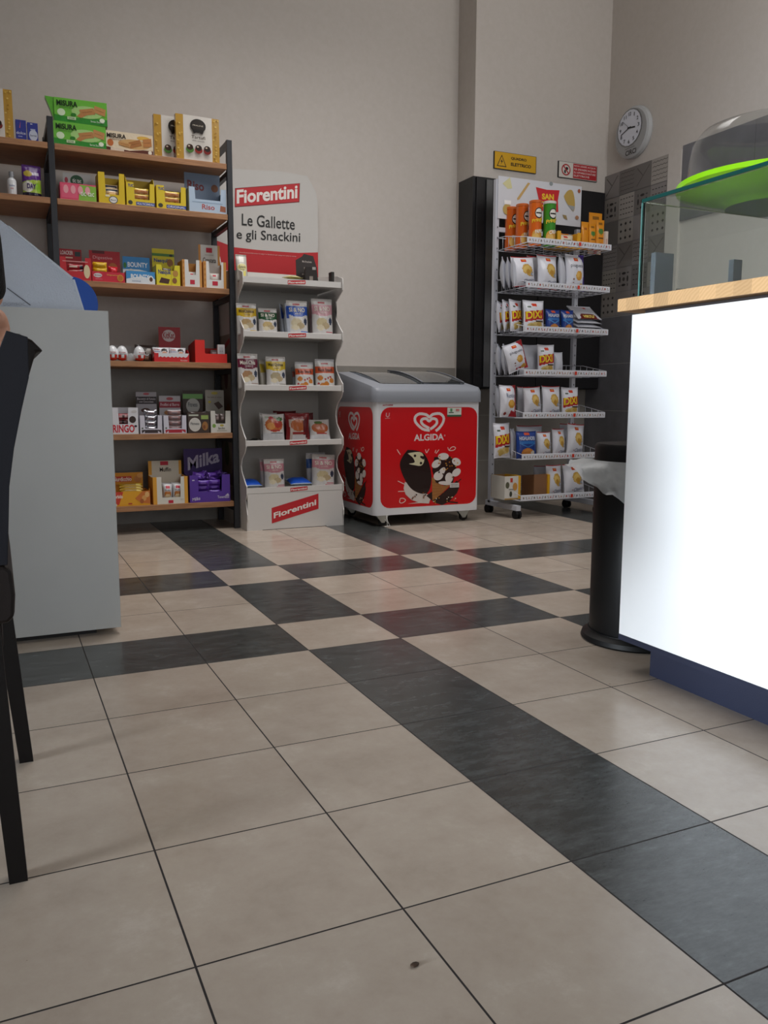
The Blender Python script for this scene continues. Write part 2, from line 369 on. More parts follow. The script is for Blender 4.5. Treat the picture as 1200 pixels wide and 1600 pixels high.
# ================================================================ FURNITURE
# ---- bookcase: black ladder frames carrying wooden shelves
SH = [2.167, 1.881, 1.452, 1.014, .593, .171]
BF, BB = 3.94, 4.38
bc = tag(empty('bookcase', (.6, BF, 0)), 'tall shop bookcase with black metal uprights and six wooden shelves', 'bookcase')
def child(o, p):                      # parent keeping the world place
    o.parent = p; o.matrix_parent_inverse = (Matrix.Translation(p.location) @ Matrix.Rotation(p.rotation_euler.z, 4, 'Z')).inverted(); return o
FB = '#22242a'
for x in (-.86, .135, 1.114):
    for y in (BF, BB-.03): child(MB().box((x-.016, y, 0), (x+.016, y+.03, 2.303), FB, 'powder').build('upright', bevel=.002), bc)
    for z in [2.301]+SH: child(MB().box((x-.012, BF+.03, z-.062 if z < 2.3 else 2.273), (x+.012, BB-.03, z-.034 if z < 2.3 else 2.303), FB, 'powder').build('side_rail'), bc)
for z in SH:
    for a, b in ((-.842, .118), (.153, 1.096)): child(MB().box((a, BF+.002, z-.032), (b, BB-.002, z), '#ffffff', 'shelf_wood').build('shelf', bevel=.0015), bc)

# ---- black electrical cabinet in the alcove
ca = tag(empty('electrical_cabinet', (XP, YP, .878)), 'tall black electrical cabinet built into the wall behind the crisp rack', 'cabinet')
child(simple('carcass', (XP-.008, YP, .879), (XR-.016, YP+.198, 2.35), 'black_cabinet'), ca)
for a, b in ((2.935, 3.47), (3.476, 4.06)): child(simple('door', (a, YP-.018, .884), (b, YP-.0005, 2.345), 'black_cabinet', .002), ca)
child(MB().box((3.005, YP-.034, .89), (3.055, YP-.0185, 2.33), '#77797b', 'steel').build('edge_strip'), ca)['label'] = 'grey metal edge strip'

# ---- two signs above the cabinet
def sign(name, bl, br, tl, base, prims, label, side='#1d1a18'):
    a = on_y(*bl, YP-.012); b = on_y(*br, YP-.012); t = on_y(*tl, YP-.012); x0, x1 = a.x, b.x; z0 = (a.z+b.z)/2; z1 = t.z+(z0-a.z)
    m = MB(); m.box((x0, YP-.012, z0), (x1, YP-.0005, z1), side); m.art(fr(x0, z0, x1-x0, z1-z0, YP-.012), [('r', .012, .02, .988, .98, base)]+prims, x1-x0, z1-z0)
    return tag(m.build(name), label, 'sign')
k7 = lambda x, y: (700+x/4.286, 220+y/4.286)
sign('warning_sign', k7(308, 185), k7(590, 218), k7(312, 69), '#d9a500', [
    ('p', [(.06, .14), (.29, .14), (.175, .84)], '#1b1608'), ('p', [(.085, .19), (.265, .19), (.175, .74)], '#d9a500'),
    ('p', [(.19, .62), (.145, .42), (.172, .42), (.15, .24), (.205, .48), (.178, .48)], '#1b1608'),
    ('t', 'QUADRO', .39, .60, .76, .78, '#1b1608', .03), ('t', 'ELETTRICO', .39, .26, .87, .45, '#1b1608', .03)], 'yellow electrical warning sign with black triangle on the wall')
rt = ['NON USARE ACQUA', 'PER SPEGNERE INCENDI', 'SU APPARECCHIATURE', 'ELETTRICHE']
sign('prohibition_sign', k7(738, 243), k7(997, 275), k7(741, 134), '#d8d4cc', [
    ('e', .19, .5, .115, .36, '#b01622'), ('e', .19, .5, .09, .28, '#d8d4cc'), ('e', .21, .58, .035, .1, '#1c1c1c'), ('e', .165, .38, .022, .12, '#1c1c1c'), ('l', [(.12, .74), (.26, .26)], .009, '#b01622'),
    ('r', .37, .05, .98, .95, '#b3202a')]+[('t', t, .39, .75-.2*i, .39+(.56 if i < 3 else .4), .87-.2*i, '#e8d8d4', .01) for i, t in enumerate(rt)], 'red and white prohibition sign on the wall below the ceiling corner')

# ---- wall clock on the right wall
ck = tag(empty('wall_clock', (XR, 3.877, 2.705)), 'round silver wall clock with white dial on the right wall', 'clock')
fc = lambda R_, z, n=40: [(R_*math.cos(2*PI*q/n), R_*math.sin(2*PI*q/n)) for q in range(n)]
def disc_x(mb, r0, x0, x1, cy, cz, col, fin, r1=None):
    mb.prism(fc(r0, 0), lambda a, b, d: (d, cy-a, cz+b), x0, x1, col, fin)
m = MB(); cy0, cz0 = 3.877, 2.705
prof = [(0, .0), (.176, .0), (.18, .012), (.176, .034), (.160, .042), (0, .042)]
for q in range(len(prof)-1):
    A = [(XR-.001-prof[q][1], cy0-prof[q][0]*math.cos(t), cz0+prof[q][0]*math.sin(t)) for t in [2*PI*i/48 for i in range(49)]]
    B = [(XR-.001-prof[q+1][1], cy0-prof[q+1][0]*math.cos(t), cz0+prof[q+1][0]*math.sin(t)) for t in [2*PI*i/48 for i in range(49)]]
    m.grid([A, B], '#b9bbbd' if q != 4 else '#a5a6a8', 'powder')
fk = lambda u, v, o: (XR-.043-o, 3.877-u, 2.705+v)
m.art(fk, [('t', 'CIRCI', -.05, -.155, .062, -.12, '#2a2320', .02), ('l', [(-.055, -.108), (.045, -.106)], .003, '#555555')], fin='card')
child(m.build('case', smooth=True), ck)
dc = (3.892, 2.738); fd = lambda u, v, o: (XR-.044-o, dc[0]-u, dc[1]+v)
m = MB(); m.art(fd, [('e', 0, 0, .131, .131, '#8d9093')], fin='chrome'); m.art(fd, [('e', 0, 0, .122, .122, '#dfe2ee')], z0=.002)
for h in range(12):
    t = PI/2-h*PI/6; s_ = str(h or 12); ww = .007 if h == 1 else .018 if h and h < 10 else .026
    m.art(fd, [('t', s_, .095*math.cos(t)-ww/2, .095*math.sin(t)-.0125, .095*math.cos(t)+ww/2, .095*math.sin(t)+.0125, '#2b2b30', .01)], z0=.0035)
child(m.build('dial'), ck)
for nm, t, L_, lw in (('minute_hand', math.radians(200), .09, .006), ('hour_hand', math.radians(-8), .06, .009), ('second_hand', math.radians(140), .09, .002)):
    m = MB(); m.art(fd, [('l', [(-.015*math.cos(t), -.015*math.sin(t)), (L_*math.cos(t), L_*math.sin(t))], lw, '#151518')], z0=.005 + (.002 if nm[0] == 's' else 0)); child(m.build(nm, solid=.001), ck)

# ---- white cardboard display stand
SZ = [1.478, 1.165, .849, .516, .228]         # bottoms of the shelf lips
SX0, SX1, SF, SB = 1.140, 1.766, 3.80, 4.384
WC = '#d4d1ce'
sd = tag(empty('display_stand', (1.445, SF, 0)), 'white cardboard snack display stand with a red and white header board', 'display stand')
def fiore(u0, v0, u1, v1, w_, h_, sl=.12):
    d = (v1-v0)
    return [('p', [(u0, v0), (u1, v0+d*sl*2), (u1, v1), (u0, v1-d*sl*2)], '#c2202a'),
            ('T', 'Fiorentini', (u0+(u1-u0)*.04, v0+d*.17), (u1-(u1-u0)*.05, v0+d*(.17+sl*1.9)), (u0+(u1-u0)*.04, v1-d*(.2+sl*1.9)), '#efe9e4', .03)]
for z in SZ:
    m = MB(); m.box((SX0+.006, SF+.012, z+.004), (SX1-.006, 4.224, z+.010), WC); m.box((SX0+.004, SF, z), (SX1-.004, SF+.008, z+.034), WC)
    w_ = SX1-SX0
    m.art(fr(SX0, z, w_, .034, SF), fiore(.44, .06, .62, .94, w_, .034), w_, .034)
    child(m.build('shelf', bevel=.002), sd)
# wavy side panels
def sidepoly():
    p = [(SB-.004, 0), (SB-.004, 1.72)]; p += [(SB-.05, 1.70), (SB-.11, 1.60)]
    zs = [1.66, 1.165+.16, .849+.16, .516+.16, .228+.15]
    p += [(SF+.16, 1.565), (SF+.07, 1.555), (SF-.008, 1.535), (SF-.014, 1.50), (SF-.012, 1.465), (SF+.10, 1.405), (SF+.115, 1.33)]
    for k, z in enumerate(SZ[1:]):
        p += [(SF+.115, z+.18), (SF+.10, z+.13), (SF+.03, z+.07), (SF-.006, z+.045), (SF-.008, z-.005), (SF+.02, z-.04)]
        if k < 3: p += [(SF+.085, z-.08), (SF+.11, z-.12)]
    p += [(SF-.003, .12), (SF-.012, .10), (SF-.012, .07), (SF-.002, .05), (SF-.002, 0)]; return p
for x, s_ in ((SX0-.004, 1), (SX1-.002, -1)):
    m = MB(); m.prism(sidepoly(), lambda a, b, d: (d, a, b), x, x+.006, WC)
    if s_ == 1:                       # printed outer face of the left side
        fl_ = lambda u, v, o: (x-o, SB-u, v)
        m.art(fl_, [('r', .02, .25, .30, 1.2, '#8d8176'), ('e', .16, .95, .05, .09, '#5f2a26'), ('e', .2, .7, .06, .07, '#a0763f'), ('e', .14, .45, .06, .08, '#4e5a36'), ('l', [(.05, 1.1), (.26, 1.16)], .03, '#a31f28')], fin='card', z0=.0002, dz=.00015)
    child(m.build('side_panel'), sd)
child(MB().box((SX0+.003, 4.225, 0), (SX1-.003, 4.23, 1.60), '#d2cfca').build('back_panel'), sd)
m = MB(); m.box((SX0+.003, SF, 0), (SX1-.003, SF+.006, .226), WC); w_ = SX1-SX0
m.art(fr(SX0, 0, w_, .226, SF), fiore(.245, .17, .735, .93, w_, .226, .22), w_, .226); m.art(fr(SX0, 0, w_, .226, SF), [('r', .15, 0, .82, .012, '#26221f')], w_, .226)
child(m.build('plinth_panel'), sd)
# header board
hx0, hx1 = 1.138, 1.828; k4 = lambda x, y: (340+x/5.714, 260+y/5.714)
def h4(x, y, Y=4.385):
    p = on_y(*k4(x, y), Y); return ((p.x-hx0)/(hx1-hx0), (p.z-1.55)/.65)
HY = 4.385; top = [h4(900, 310), h4(880, 235), h4(800, 85), h4(560, 45), h4(130, 20), (0, h4(130, 20)[1]+.01)]
m = MB(); hw = lambda u: hx0+u*(hx1-hx0)
pl = [(hw(0), 1.55), (hw(1), 1.55)] + [(hw(u) if i else hw(1), 1.55+.65*v) for i, (u, v) in enumerate(top)]
m.prism(pl, lambda a, b, d: (a, d, b), HY, HY+.006, '#c9c6c2')
hf = fr(hx0, 1.55, hx1-hx0, .65, HY)
m.art(hf, [('p', [(0, .02), (1, .02), (1, h4(900, 768)[1]), (.8, h4(720, 772)[1]), h4(560, 762), h4(350, 745), h4(150, 722), (0, h4(150, 722)[1]+.05)], '#bd1c24'),
           ('p', [h4(152, 365), h4(730, 320), h4(735, 150), h4(155, 195)], '#7e1219'), ('p', [h4(156, 357), h4(724, 314), h4(729, 153), h4(159, 200)], '#c2202a'),
           ('T', 'Fiorentini', h4(170, 335), h4(712, 285), h4(170, 210), '#efe9e4', .03),
           ('T', 'Le Gallette', h4(215, 527), h4(688, 568), h4(215, 420), '#141414', .008),
           ('T', 'e gli Snackini', h4(168, 672), h4(736, 700), h4(168, 560), '#141414', .008),
           ('T', 'www.fiorentinialimentari.it segui su facebook per scoprire tutte le novita', h4(190, 775), h4(700, 812), h4(190, 762), '#d9b9b4', 0)], hx1-hx0, .65)
child(m.build('header_board'), sd)

# ---- ice cream chest freezer
FX0, FX1, FY0, FY1 = 1.905, 2.668, 3.625, 4.27
fz = tag(empty('chest_freezer', ((FX0+FX1)/2, FY0, 0)), 'white ice cream chest freezer with red printed front and curved glass lid', 'freezer')
def rrect(x0, y0, x1, y1, r, n=5):
    p = []
    for cx, cy, a in ((x1-r, y1-r, 0), (x0+r, y1-r, 1), (x0+r, y0+r, 2), (x1-r, y0+r, 3)):
        for q in range(n+1): t = a*PI/2+q*PI/2/n; p.append((cx+r*math.cos(t), cy+r*math.sin(t)))
    return p
m = MB(); o_ = rrect(FX0, FY0, FX1, FY1, .03); i_ = rrect(FX0+.06, FY0+.06, FX1-.06, FY1-.06, .03); n_ = len(o_)
WF = '#e4e5ea'
ring = lambda p, z: [(a, b, z) for a, b in p+[p[0]]]
m.grid([ring(o_, .072), ring(o_, .79), ring(i_, .79), ring(i_, .35)], WF, 'gloss'); m.face(ring(i_, .35)[:-1], '#d0d2d4', 'gloss'); m.face(ring(o_, .072)[:-1][::-1], '#9a9a9a')
body = child(m.build('body', smooth=True), fz)
k6 = lambda x, y: (520+x/4.8, 560+y/4.8)
fw_, fh_ = FX1-FX0, .718
def f6(x, y):
    p = on_y(*k6(x, y), FY0); return ((p.x-FX0)/fw_, (p.z-.072)/fh_)
def P6(l): return [f6(a, b) for a, b in l]
def heart(cx, cy, w_, h_, th):
    def half(s, sc_=1):
        raw = [(0, -.22), (.12, -.42), (.32, -.5), (.47, -.38), (.5, -.12), (.38, .15), (.18, .38), (0, .5)]
        return [(cx+s*a*w_*sc_, cy+b*h_*sc_) for a, b in raw]
    return half
H = heart(724, 480, 215, 140, 14)
def sp(pts, n=3):                    # smooth polyline
    out = []
    for i in range(len(pts)-1):
        p0 = pts[max(i-1, 0)]; p1 = pts[i]; p2 = pts[i+1]; p3 = pts[min(i+2, len(pts)-1)]
        for k in range(n):
            t = k/n; out.append(tuple(.5*(2*p1[j]+(p2[j]-p0[j])*t+(2*p0[j]-5*p1[j]+4*p2[j]-p3[j])*t*t+(3*p1[j]-p0[j]-3*p2[j]+p3[j])*t**3) for j in (0, 1)))
    return out+[pts[-1]]
HW = '#e6dcdb'; RED = '#d4040f'
logo_h = [sp([(722, 540), (672, 528), (622, 480), (618, 440), (650, 416), (700, 422), (724, 440), (750, 420), (800, 414), (830, 440), (826, 480), (800, 520), (776, 541)]),
          sp([(718, 521), (680, 500), (663, 475), (672, 456), (700, 452), (722, 470), (745, 452), (775, 458), (780, 485), (760, 510), (735, 528)])]
front = [('p', [((q[0]), (q[1])) for q in [((a), (b)) for a, b in rrect(*(f6(357, 1120)[0], f6(600, 1105)[1]-.01), f6(1080, 600)[0], f6(700, 366)[1], .085)]], RED)]
lw = .017
front += [('l', P6(l), lw, HW) for l in logo_h]
front += [('T', 'ALGIDA', f6(608, 620), f6(832, 612), f6(608, 570), HW, .03), ('T', 'o', f6(834, 584), f6(844, 584), f6(834, 572), HW, 0),
          ('l', P6([(402, 410), (400, 432), (412, 440), (422, 430), (424, 410)]), .006, '#d9a0a0'), ('l', P6([(392, 450), (428, 448)]), .003, '#d9a0a0')]
for a in ([(482, 684), (496, 706)], [(490, 700), (506, 720)], [(694, 684), (700, 706)], [(720, 680), (704, 708)], [(772, 688), (766, 706)], [(795, 685), (774, 712)], [(862, 668), (872, 690), (905, 688), (920, 672), (905, 662), (885, 670), (872, 690)],
          [(488, 920), (540, 945)], [(490, 998), (545, 996)], [(506, 1050), (500, 1078), (520, 1084), (545, 1065), (530, 1050), (506, 1050)]): front.append(('l', P6(sp(a) if len(a) > 3 else a), .0045, '#f0dcd0'))
front += [('p', P6([(540, 925), (530, 975), (545, 1020), (590, 1062), (640, 1078), (560, 1090), (660, 1085), (720, 1088), (735, 1040), (700, 1010), (640, 1000), (600, 960)]), '#d9cfc9'),
          ('p', P6([(700, 1030), (760, 1080), (820, 1100), (870, 1075), (930, 1010), (950, 960), (930, 915), (880, 960), (800, 1030), (740, 1000)]), '#2c130e'),
          ('l', P6([(870, 1075), (935, 1082)]), .008, '#2c130e'), ('l', P6([(930, 930), (960, 905)]), .006, '#2c130e'),
          ('p', P6(sp([(560, 686), (520, 740), (502, 800), (530, 890), (580, 970), (640, 1008), (690, 1014), (722, 990), (738, 920), (735, 850), (715, 770), (680, 712), (620, 690), (560, 686)])), '#24100c'),
          ('p', P6(sp([(560, 712), (600, 705), (650, 702), (676, 720), (684, 770), (660, 805), (610, 800), (570, 790), (612, 780), (600, 745), (560, 712)])), '#d8d2ae'),
          ('p', P6([(655, 730), (690, 735), (680, 760), (655, 745)]), '#24100c'), ('e', *f6(615, 730), .012, .012, '#24100c'), ('e', *f6(660, 785), .012, .012, '#24100c'),
          ('p', P6([(742, 890), (745, 1066), (775, 1050), (880, 950), (820, 955)]), '#a86f39')]
for q in range(6): front.append(('l', P6([(744, 925+q*26), (800+8*q, 950+q*14)] if q < 5 else [(744, 1050), (770, 1050)]), .002, '#8a5524'))
front.append(('p', P6([(760, 740), (880, 735), (930, 790), (900, 930), (840, 955), (770, 930), (745, 840)]), '#2e150f'))
for x, y, a, b, r in ((828, 735, 46, 28, 0), (775, 790, 42, 30, .5), (925, 775, 40, 30, -.4), (790, 880, 42, 36, .3), (925, 855, 40, 30, .5), (870, 895, 34, 42, 0), (815, 850, 40, 24, .8), (840, 935, 58, 16, -.1)):
    c_ = f6(x, y); front.append(('e', c_[0], c_[1], a/4.8/1302*4.78/fw_*1.12, b/4.8/1302*4.78/fh_*1.05, '#e3dcd8', r))
random.seed(5)
for q in range(26): c_ = f6(850+random.gauss(0, 40), 800+random.gauss(0, 38)); front.append(('e', c_[0], c_[1], .007, .006, random.choice(['#c8903c', '#a5692a', '#d8a850', '#3a1c12'])))
for q in range(10): c_ = f6(random.uniform(590, 700), random.uniform(1000, 1070)); front.append(('e', c_[0], c_[1], .007, .007, random.choice(['#3a1c12', '#7a4a2a'])))
for q in range(14): c_ = f6(random.uniform(740, 920), random.uniform(1020, 1085)); front.append(('e', c_[0], c_[1], .006, .005, random.choice(['#c8903c', '#e0d6c8'])))
mt = MB(); mt.art(fr(FX0, .072, fw_, fh_, FY0), front, fw_, fh_, 'gloss', dz=.00008)
de = child(mt.build('front_print'), fz); de['label'] = 'red printed front panel with heart logo and ice creams'
mt = MB(); side_art = [p for p in front if not (p[0] == 'T' and p[1] == 'o')]
mt.art(lambda u, v, o: (FX0-o, FY1-.0-u*(FY1-FY0), .072+v*fh_), side_art, FY1-FY0, fh_, 'gloss', dz=.00008)
child(mt.build('side_print'), fz)['label'] = 'red printed side panel'
def stick(name, pts, base, prims, lab):
    (x0, y0), (x1, y1) = pts; a = f6(x0, y1); b = f6(x1, y0); mm = MB(); ff = fr(FX0, .072, fw_, fh_, FY0-.004)
    mm.art(ff, [('r', a[0], a[1], b[0], b[1], base)]+[(p[0], p[1], a[0]+(b[0]-a[0])*p[2], a[1]+(b[1]-a[1])*p[3], a[0]+(b[0]-a[0])*p[4], a[1]+(b[1]-a[1])*p[5], p[6], .005) if p[0] == 't' else ('r', a[0]+(b[0]-a[0])*p[1], a[1]+(b[1]-a[1])*p[2], a[0]+(b[0]-a[0])*p[3], a[1]+(b[1]-a[1])*p[4], p[5]) for p in prims], fw_, fh_); o = mm.build(name); child(o, fz); o['label'] = lab
stick('service_sticker', ((856, 369), (962, 437)), '#d6dbd2', [('r', 0, 0, 1, .2, '#2c5a3c'), ('r', .1, .4, .45, .5, '#23402e'), ('p' and 'r', .2, .55, .35, .9, '#4d8a5c'), ('r', .6, .6, .85, .85, '#c97b7b')], 'small white and green service sticker')
stick('price_sticker', ((876, 932), (944, 969)), '#d9d4d2', [('t', 'IDROGEN', .12, .55, .88, .8, '#333333'), ('t', 'SERVIZIO', .12, .2, .88, .42, '#333333')], 'small white printed sticker')
mm = MB(); mm.art(fr(FX0, .072, fw_, fh_, FY0), [('T', 'AHTHERM', f6(372, 358), f6(450, 356), f6(372, 346), '#b02030', .03)], fw_, fh_); child(mm.build('maker_badge'), fz)
# lid: grey plastic rim with a curved rail each side, two glass panes
GR = '#8b8f98'
def lidz(y):                         # curved line of the lid from front to back
    t = (y-(FY0-.012))/(FY1-FY0+.012); t = max(0, min(1, t)); return .862+.118*(1-(1-t)**2.0)
m = MB(); lx0, lx1, ly0, ly1 = FX0-.012, FX1+.012, FY0-.014, FY1+.01
o2 = rrect(lx0, ly0, lx1, ly1, .045); o3 = rrect(lx0+.01, ly0+.012, lx1-.01, ly1-.01, .04); i2 = rrect(FX0+.07, FY0+.075, FX1-.07, FY1-.05, .03)
def lz(p, d): return [(a, b, lidz(b)+d) for a, b in p+[p[0]]]
m.grid([ring(i2, .78), ring(o2, .782), ring(o2, .80), [(a, b, .80+(lidz(b)-.80)*.8-.004) for a, b in o2+[o2[0]]], lz(o3, 0), lz(i2, .004), ring(i2, .78)], GR, 'powder')
child(m.build('lid_frame', smooth=True), fz)
for nm, a, b, dz in (('sliding_pane', FX0+.08, 2.30, .006), ('sliding_pane', 2.27, FX1-.08, .016)):
    ys = [FY0+.075+(FY1-FY0-.13)*q/14 for q in range(15)]
    m = MB(); pts = [(y, lidz(y)+dz) for y in ys]+[(y, lidz(y)+dz-.004) for y in reversed(ys)]
    m.prism(pts, lambda y, z, d: (d, y, z), a, b, '#ffffff', 'lid_glass'); pn = child(m.build(nm), fz)
    m = MB()
    for x in ((b-.012,) if a < 2.0 else (a, b-.012)): m.prism([(y, lidz(y)+dz+.004) for y in ys]+[(y, lidz(y)+dz-.006) for y in reversed(ys)], lambda y, z, d: (d, y, z), x, x+.012, '#6f737b', 'powder')
    child(m.build('pane_rail'), fz)
for x in (FX0+.07, FX1-.10):
    for y in (FY0+.05, FY1-.09):
        cs = empty('caster', (x, y, 0)); child(cs, fz)
        m = MB(); m.prism([(-.04, .07), (.05, .07), (.02, .02), (0, .02)], lambda a, b, d: (x+a, y+d, b), -.014, -.011, '#b9bdb9', 'steel'); m.prism([(-.04, .07), (.05, .07), (.02, .02), (0, .02)], lambda a, b, d: (x+a, y+d, b), .011, .014, '#b9bdb9', 'steel')
        m.box((x-.045, y-.03, .068), (x+.055, y+.03, .0715), '#b9bdb9', 'steel')
        fk_ = m.build('caster_fork'); fk_.parent = cs; fk_.matrix_parent_inverse = Matrix.Translation(-Vector((x, y, 0)))
        m = MB(); m.prism([(x+.01+.028*math.cos(t), .028+.028*math.sin(t)) for t in [2*PI*q/16 for q in range(16)]], lambda a, b, d: (a, d, b), y-.009, y+.009, '#1b1b1b', 'rubber')
        wh = m.build('wheel'); wh.parent = cs; wh.matrix_parent_inverse = Matrix.Translation(-Vector((x, y, 0)))
m = MB(); m.tube(sp([(FX0+.02, FY0+.02, .0)][:0] or [(0, 0), (1, 1)])[:0] or [(1.99, 3.62, .071), (1.985, 3.60, .04), (2.0, 3.59, .01), (1.96, 3.585, .006), (1.985, 3.60, .006), (1.99, 3.61, .03), (1.975, 3.615, .05)], .0022, '#d8d8d4', 'card', 5)
tag(m.build('zip_tie'), 'thin white cord curled round the front left caster of the freezer', 'cord')

# ---- crisp rack
RX0, RX1, RYB, RYF = 2.945, 3.625, 3.90, 3.545
RZ = [1.800, 1.522, 1.238, .957, .676, .400, .124]       # undersides of the front label rails
RW = '#c9ccd6'
rk = tag(empty('crisp_rack', ((RX0+RX1)/2, RYB, 0)), 'white wire rack on casters holding crisps with seven baskets', 'rack')
for x in (RX0, RX1):
    m = MB(); m.box((x-.018, RYB, .075), (x+.012, RYB+.03, 2.0 if x == RX1 else 2.27), RW, 'powder')
    m.art(lambda u, v, o: (x-.018+u*.03, RYB-o, v), [('r', .4, .2+.07*q, .6, .212+.07*q, '#25252b') for q in range(26)], 1, 1)
    child(m.build('post'), rk)
for x in (RX0, RX1): child(MB().box((x-.018, RYF+.02, .055), (x+.017, RYB+.06, .09), RW, 'powder').build('foot_beam'), rk)
child(MB().box((RX0, RYB+.005, .15), (RX1, RYB+.025, .18), RW, 'powder').box((RX0, RYB+.005, 1.93), (RX1, RYB+.025, 1.96), RW, 'powder').build('cross_bar'), rk)
for x in (RX0, RX1):
    for y in (RYF+.04, RYB+.04):
        m = MB(); m.prism([(y+.028*math.cos(t), .028+.028*math.sin(t)) for t in [2*PI*q/16 for q in range(16)]], lambda a, b, d: (d, a, b), x-.022, x-.006, '#141416', 'rubber')
        m.prism([(y+.028*math.cos(t), .028+.028*math.sin(t)) for t in [2*PI*q/16 for q in range(16)]], lambda a, b, d: (d, a, b), x+.006, x+.022, '#141416', 'rubber'); m.box((x-.02, y-.02, .03), (x+.02, y+.02, .054), '#141416', 'rubber')
        child(m.build('caster'), rk)
# header board
m = MB(); a_ = on_y(779.8, 273, RYB-.006); hz1 = 2.29; hz0 = 2.015; hx_a, hx_b = RX0-.005, 3.632
m.box((hx_a, RYB-.008, hz0), (hx_b, RYB-.002, hz1), '#d7d9e0'); hwid, hhei = hx_b-hx_a, hz1-hz0
def s7(x, y): p = on_y(*k7(x, y), RYB-.008); return ((p.x-hx_a)/hwid, (p.z-hz0)/hhei)
S7 = lambda l: [s7(a, b) for a, b in l]
m.art(fr(hx_a, hz0, hwid, hhei, RYB-.008), [
    ('p', S7([(365, 285), (415, 245), (430, 318), (400, 322)]), '#d8d3a0'), ('p', S7([(462, 385), (535, 280), (550, 285), (478, 392), (464, 398)]), '#c9a566'), ('e', *s7(690, 288), .022, .05, '#8f9799'),
    ('p', S7([(588, 310), (660, 328), (746, 332), (735, 400), (738, 478), (660, 470), (600, 470), (606, 390)]), '#cc1f26'),
    ('T', 'SAN', s7(628, 392), s7(708, 398), s7(628, 352), '#f2c62c', .05), ('T', 'CARLO', s7(615, 440), s7(722, 446), s7(615, 402), '#f2c62c', .05),
    ('p', S7(sp([(775, 370), (800, 335), (830, 332), (845, 380), (848, 440), (838, 474), (810, 440), (785, 400), (775, 370)])), '#c0a052'), ('p', S7([(800, 430), (838, 474), (848, 440)]), '#9fa3a6'),
    ('e', *s7(877, 337), .017, .05, '#a85a3c'), ('e', *s7(395, 460), .05, .13, '#bfa45a'), ('p', S7([(765, 495), (790, 500), (798, 530), (775, 520)]), '#a08a5a'), ('e', *s7(862, 515), .022, .05, '#b08060'), ('r', s7(374, 404)[0], s7(374, 424)[1], s7(420, 404)[0], s7(420, 402)[1], '#f6f7f7')], hwid, hhei)
child(m.build('header_board'), rk)
random.seed(11)
for bi, z in enumerate(RZ):
    bk = empty('basket', ((RX0+RX1)/2, RYF, z)); child(bk, rk)
    inv = Matrix.Translation(-Vector(((RX0+RX1)/2, RYF, z)))
    m = MB(); xa, xb = RX0, RX1; zf = z+.036; zb = z+.085; r_ = .0028
    for zz in (z+.001,):
        m.tube([(xa, RYF+.004, zz), (xb, RYF+.004, zz)], r_, RW); m.tube([(xa, RYF+.004, zz), (xa, RYB-.004, zz)], r_, RW); m.tube([(xb, RYF+.004, zz), (xb, RYB-.004, zz)], r_, RW); m.tube([(xa, RYB-.004, zz), (xb, RYB-.004, zz)], r_, RW)
    m.tube([(xa, RYB-.004, zb), (xa, RYB-.1, zb-.005), (xa, RYF+.004, zf), (xb, RYF+.004, zf), (xb, RYB-.1, zb-.005), (xb, RYB-.004, zb)], r_, RW); m.tube([(xa, RYB-.004, zb), (xb, RYB-.004, zb)], r_, RW)
    for x in (xa, xb):
        for q in range(1, 5):
            t = q/5; y = RYF+(RYB-RYF)*t; zt = zf+(zb-.005-zf)*min(1, (y-RYF)/(RYB-.1-RYF)); m.tube([(x, y, z), (x, y, zt)], .0018, RW, n=5)
    for q in range(1, 13): x = xa+(xb-xa)*q/13; m.tube([(x, RYF+.004, z+.001), (x, RYB-.004, z+.001)], .0018, RW, n=5)
    for q in range(1, 9): x = xa+(xb-xa)*q/9; m.tube([(x, RYB-.004, z+.001), (x, RYB-.004, zb)], .0018, RW, n=5)
    for q in range(1, 4): y = RYF+(RYB-RYF)*q/4; m.tube([(xa, y, z-.002), (xb, y, z-.002)], .0018, RW, n=5)
    wk = m.build('wire_basket', smooth='all'); wk.parent = bk; wk.matrix_parent_inverse = inv
    m = MB(); m.box((xa, RYF-.004, z), (xb, RYF, zf+.001), '#dadce4'); ww, hh = xb-xa, .037; pr = []
    for q in range(30):
        u = .03+.032*q
        if q == 18: pr.append(('r', u-.012, .2, u+.016, .82, '#cf3a22')); continue
        c_ = random.choice(['#a8483a', '#8a8076', '#6e6a72', '#b08868', '#7a766c']); ty = (q*7) % 4
        if ty == 0: pr.append(('e', u, .5, .008, .2, c_))
        elif ty == 1: pr.append(('l', [(u-.006, .25), (u+.006, .75)], .004, c_))
        elif ty == 2: pr.append(('p', [(u-.008, .3), (u+.008, .35), (u, .75)], c_))
        else: pr += [('e', u, .6, .005, .12, c_), ('e', u+.006, .35, .005, .1, c_)]
    m.art(fr(xa, z, ww, hh, RYF-.004), pr, ww, hh); lb = m.build('label_rail'); lb.parent = bk; lb.matrix_parent_inverse = inv

# ---- right hand serving counter
PX, PY1, PZ0, PZ1 = 1.45, .812, .105, 1.042
ct = tag(empty('serving_counter', (PX+.3, -.2, 0)), 'white glossy serving counter with a dark blue grey plinth', 'counter')
child(simple('front_panel', (PX, -1.6, PZ0), (PX+.02, PY1, PZ1), 'panel_white', .001), ct)
child(simple('carcass', (PX+.021, -1.6, PZ0), (PX+.62, PY1-.001, PZ1), 'panel_white'), ct)
child(MB().box((PX-.001, -1.6, PZ0-.017), (PX+.62, PY1, PZ0-.0005), '#212639', 'powder').build('edge_trim'), ct)
child(MB().box((1.486, -1.6, 0), (PX+.62, .714, PZ0-.018), '#212639', 'powder').build('plinth'), ct)
tag(simple('wooden_worktop', (PX-.012, -1.6, PZ1+.012), (PX+.68, .862, 1.09), 'butcher', .0015), 'butcher block wooden worktop lying on the white serving counter', 'worktop')
